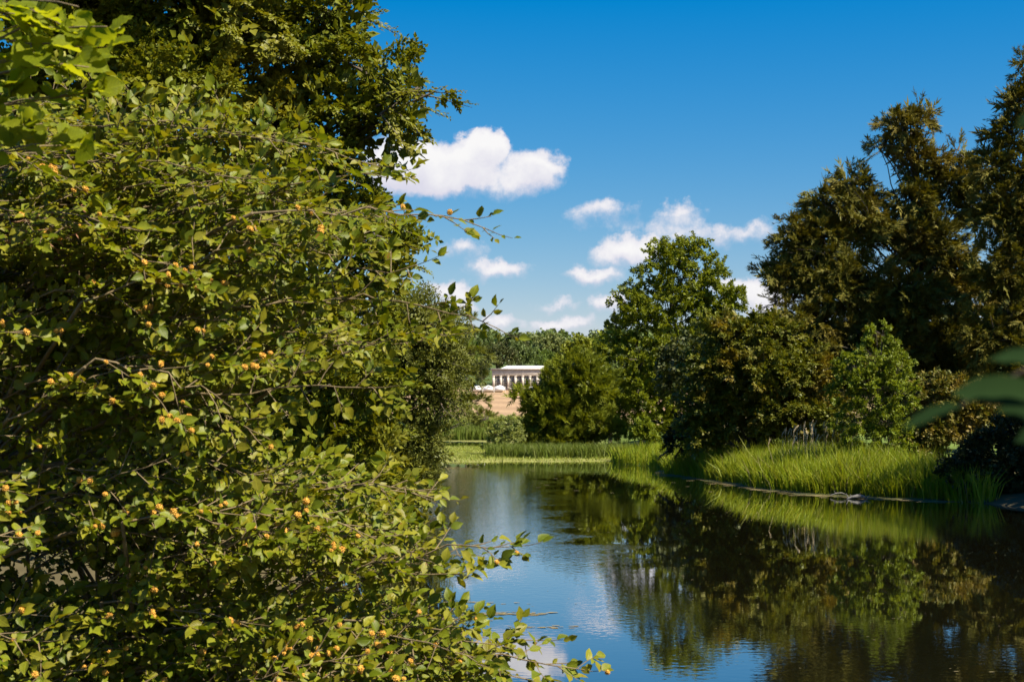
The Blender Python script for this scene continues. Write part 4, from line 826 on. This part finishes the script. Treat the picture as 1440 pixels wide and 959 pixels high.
def near_beech():
    s = Shoots(101); rg = s.rg
    bx, by = -5.6, 8.2; gz = float(ground(np.array([bx]), np.array([by]))[0]) - .2
    root = thing('beech_tree', (bx, by, gz), 'near beech with orange nut husks, its leafy branches hanging over the water', 'tree')
    tr = Acc(); T = curve((bx, by, gz), (bx - .4, by + .3, 13), (.2, 0, 0), 12, .05, rg); tube(tr, T, np.linspace(.42, .12, 12), 12); tr.build('trunk', BARK, root, True)
    limbs = []
    for px, py, Y in ((-40, 330, 7.6), (60, 420, 8.0), (-60, 520, 7.4), (120, 560, 8.2), (-40, 680, 7.2), (160, 720, 7.8), (-60, 820, 7.0), (140, 880, 7.4), (-80, 960, 6.8), (200, 1010, 7.0), (100, 300, 8.2)):
        e = at(px, py, Y); z = np.clip(e[2] - .6, gz + .6, 6); i = int((z - gz) / (13 - gz) * 11); a = Acc(); C = curve(T[i], e, UP * .35, 12, .03, rg); tube(a, C, np.linspace(.05, .012, 12), 7); a.build('branch', BARK, root, True); limbs.append(C)
    limbs = np.concatenate(limbs)
    edge_y = [170, 200, 230, 260, 300, 330, 360, 400, 440, 470, 500, 540, 580, 620, 660, 700, 740, 780, 820, 860, 900, 930, 959, 1010]
    edge_x = [330, 430, 525, 515, 540, 555, 510, 465, 440, 520, 470, 450, 385, 380, 440, 535, 590, 590, 560, 585, 640, 680, 710, 730]
    top_x = [0, 100, 200, 260, 330, 420, 540, 620]; top_y = [165, 185, 215, 185, 190, 212, 250, 330]
    B = []
    # branches that end free at the outline: end px, py, Y
    for e in ((684, 322, 6.0), (548, 244, 6.2), (588, 372, 6.3), (700, 462, 6.4), (640, 470, 6.6), (525, 545, 6.2), (590, 690, 6.3), (724, 768, 6.2), (668, 800, 6.3), (812, 940, 6.2), (690, 905, 6.2), (760, 900, 6.4), (338, 190, 6.6), (262, 172, 6.6), (290, 240, 6.8), (180, 185, 6.9), (225, 205, 6.9), (120, 150, 7.2), (60, 190, 7.4), (390, 235, 6.8), (460, 225, 6.8), (420, 205, 6.5), (535, 235, 6.5), (610, 640 + 60, 6.6), (640, 780, 6.5), (660, 870, 6.6), (560, 320, 6.5), (500, 420, 6.4), (590, 480, 6.7), (480, 300, 6.2), (600, 740, 6.6), (740, 955, 6.5)):
        B.append((*e, rg.uniform(250, 330), rg.uniform(-40, 90), .22))
    for e in ((255, 160, 6.7), (200, 135, 6.9), (140, 118, 7.0), (320, 165, 6.7), (95, 105, 7.2), (375, 185, 6.7), (40, 130, 7.2), (170, 165, 6.6), (285, 150, 7.0), (440, 200, 6.7)):
        B.append((*e, rg.uniform(20, 110), rg.uniform(120, 190), .3))
    n = 0
    while n < 375:
        x, y = rg.uniform(-30, 720), rg.uniform(190, 1010)
        if x > np.interp(y, edge_y, edge_x) or y < np.interp(x, top_x, top_y) or wob(x, y, .018) + .6 * wob(y, x, .035) < -.22: continue
        B.append((x, y, rg.uniform(5.9, 8.4), rg.uniform(180, 320), rg.uniform(-60, 100), .45)); n += 1
    for x, y, Y, back, dn, lat in B:
        e = at(x, y, Y); st = at(x - back, y + dn, Y + rg.uniform(-.1, .7)); nn = nrm(np.array([.22, -.55, .8]) + rg.normal(0, .28, 3))
        P = curve(st, e, UP * rg.uniform(.02, .14), 9, .012, rg); s.bough(P, nn, .006, .070, (.10 if lat < .3 else .16, .30 if lat < .3 else .46), husk=.55)
        j = np.argmin(np.linalg.norm(limbs - st, axis=1)); tube(s.w, curve(limbs[j], st, UP * .05, 5), np.linspace(.013, .009, 5), 5)
    Pl, f, px, py = s.finish(root, BL, M_BEECH, 300)
    tag(s.w.build('twig', TWIG, root, True), kind='stuff')
    hm = husk_mesh(); H = s.husk; hp = np.array([h[0] for h in H]); hx, hy, hf = pix(hp); ok = np.where((hx > 0) & (hx < 900) & (hy > 150) & (hy < 959))[0]
    ok = ok[np.argsort(hf[ok])][:220]
    for i in ok:
        o = bpy.data.objects.new('nut_husk', hm); col.objects.link(o); o.parent = root
        q = Vector(H[i][1]).to_track_quat('Z', 'Y'); k = rg.uniform(.65, 1.25); o.location = Vector(hp[i]) - Vector(root.location); o.rotation_mode = 'QUATERNION'; o.rotation_quaternion = q; o.scale = (k, k, k)
    print('near leaves', len(Pl), 'husks', len(H), len(ok))
    # a dead bough of bare reddish twigs
    a = Acc()
    for _ in range(16):
        p = at(rg.uniform(-40, 60), rg.uniform(285, 345), 6.2 + rg.uniform(-.2, .4)); e = p + nrm(np.array([1, rg.uniform(-.4, .4), rg.uniform(-.25, .4)])) * rg.uniform(.15, .4); C = curve(p, e, UP * rg.uniform(-.05, .03), 7, .006, rg); tube(a, C, np.linspace(.004, .0018, 7), 4)
        for k in range(2, 7): d = nrm(C[k] - C[k - 1] + rg.normal(0, .6, 3) * np.linalg.norm(C[k] - C[k - 1])); tube(a, [C[k], C[k] + d * .02, C[k] + d * .034], [.0015, .0028, .0006], 4)
    tag(a.build('bare_twig', DRYTWIG, root, True), 'bare reddish dead twigs with pointed buds')
near_beech()

def near_hazel():
    s = Shoots(202); rg = s.rg; bx, by = -2.3, 4.1; gz = float(ground(np.array([bx]), np.array([by]))[0]) - .1
    root = thing('hazel_bush', (bx, by, gz), 'hazel branches with large bright yellow-green leaves above the near beech', 'bush')
    st = Acc(); C = curve((bx, by, gz), (-1.75, 4.1, 5.6), (-.2, 0, 0), 10, .02, rg); tube(st, C, np.linspace(.035, .012, 10), 7); st.build('stem', BARK, root, True)
    for x, y, x0, y0 in ((150, 38, -70, 60), (125, 95, -90, 120), (60, 55, -90, 70), (132, 128, -60, 170), (40, 150, -110, 190), (90, 205, -80, 240), (30, 90, -120, 110), (20, 20, -100, 30), (60, 175, -80, 200), (110, 10, -60, 0)):
        e = at(x, y, 4.1 + rg.uniform(-.25, .3)); p = at(x0, y0, 4.2 + rg.uniform(-.2, .3)); nn = nrm(np.array([.3, -.5, .8]) + rg.normal(0, .25, 3)); j = np.argmin(np.linalg.norm(C - p, axis=1)); tube(s.w, curve(C[j], p, UP * .03, 5), np.linspace(.008, .005, 5), 5)
        P = curve(p, e, UP * .03, 7, .008, rg); tube(s.w, P, np.linspace(.005, .002, 7), 5); s.shoot(P[2], nrm(P[-1] - P[2]), nn, np.linalg.norm(P[-1] - P[2]), .045, 1, .003, 0, 1.)
    s.finish(root, HL, M_HAZEL, 300); tag(s.w.build('twig', TWIG, root, True), kind='stuff')
near_hazel()

def near_sapling():
    rg = np.random.default_rng(303); bx, by = .72, 1.05; gz = float(ground(np.array([bx]), np.array([by]))[0]) - .1
    root = thing('sycamore_sapling', (bx, by, gz), 'blurred dark leaves of a sycamore sapling close beside the lens', 'sapling')
    m = leaf_mat('shade_leaf', [(.010, .024, .008), (.016, .034, .010)], .15, rough=.8, spec=.02); st = Acc(); C = curve((bx, by, gz), (.62, 1.0, 5.3), (.06, 0, 0), 10, .01, rg); tube(st, C, np.linspace(.02, .006, 10), 7); st.build('stem', BARK, root, True)  # shade is put into the near-black leaf colour
    Ls = [leaf_mesh('leaf', m, .10, .085, 50 + k, .5, True) for k in range(3)]; tw = Acc()
    spots = [((1352, 570), (1268, 600), 1.02, (.1, -.5, .8), .32), ((1470, 556), (1342, 545), 1.0, (-.1, -.8, .5), .6), ((1510, 508), (1392, 500), .98, (.1, -.7, .6), .42), ((1480, 590), (1405, 572), 1.01, (.2, -.8, .5), .5), ((1490, 600), (1428, 616), .99, (.2, -.6, .6), .35), ((1480, 158), (1428, 172), .95, (.1, -.5, .8), .4)]
    base = Vector(root.location)
    for (x0, y0), (x1, y1), Y, n, k in spots:
        p = at(x0, y0, Y); e = at(x1, y1, Y); x = nrm(e - p); n = np.array(n); y = nrm(np.cross(n, x)); z = np.cross(x, y)
        L = np.linalg.norm(e - p) / .10; o = bpy.data.objects.new('leaf', Ls[rg.integers(0, 3)][2]); col.objects.link(o); o.parent = root; w = .5 * k
        o.matrix_basis = Matrix(((x[0] * L, y[0] * w, z[0] * w, p[0] - base[0]), (x[1] * L, y[1] * w, z[1] * w, p[1] - base[1]), (x[2] * L, y[2] * w, z[2] * w, p[2] - base[2]), (0, 0, 0, 1)))
        j = np.argmin(np.linalg.norm(C - p, axis=1)); tw = Acc(); tube(tw, curve(C[j], p, UP * .01, 5), np.linspace(.003, .0015, 5), 4); tw.build('twig', TWIG, root, True)
    for _ in range(46):                           # rest of the sapling, out of view; leaves added to shade those in view
        i = rg.integers(3, 10); th = rg.uniform(0, 6.28); p = C[i] + np.array([math.cos(th) * .12 + .1, math.sin(th) * .12, rg.uniform(-.05, .1)]); q, w_, f = pix(p)
        x = nrm(np.array([math.cos(th), math.sin(th), -.15])); e = p + x * .11; qe = pix(e)
        if (q < 1500 and -60 < w_ < 1010) or (qe[0] < 1500 and -60 < qe[1] < 1010): continue
        y = nrm(np.cross(nrm(UP + rg.normal(0, .3, 3)), x)); z = np.cross(x, y); k = rg.uniform(.8, 1.2)
        o = bpy.data.objects.new('leaf', Ls[rg.integers(0, 3)][2]); col.objects.link(o); o.parent = root
        o.matrix_basis = Matrix(((x[0] * k, y[0] * k, z[0] * k, p[0] - base[0]), (x[1] * k, y[1] * k, z[1] * k, p[1] - base[1]), (x[2] * k, y[2] * k, z[2] * k, p[2] - base[2]), (0, 0, 0, 1)))
        tw = Acc(); tube(tw, [C[i], p], [.003, .0015], 4); tw.build('twig', TWIG, root, True)
near_sapling()
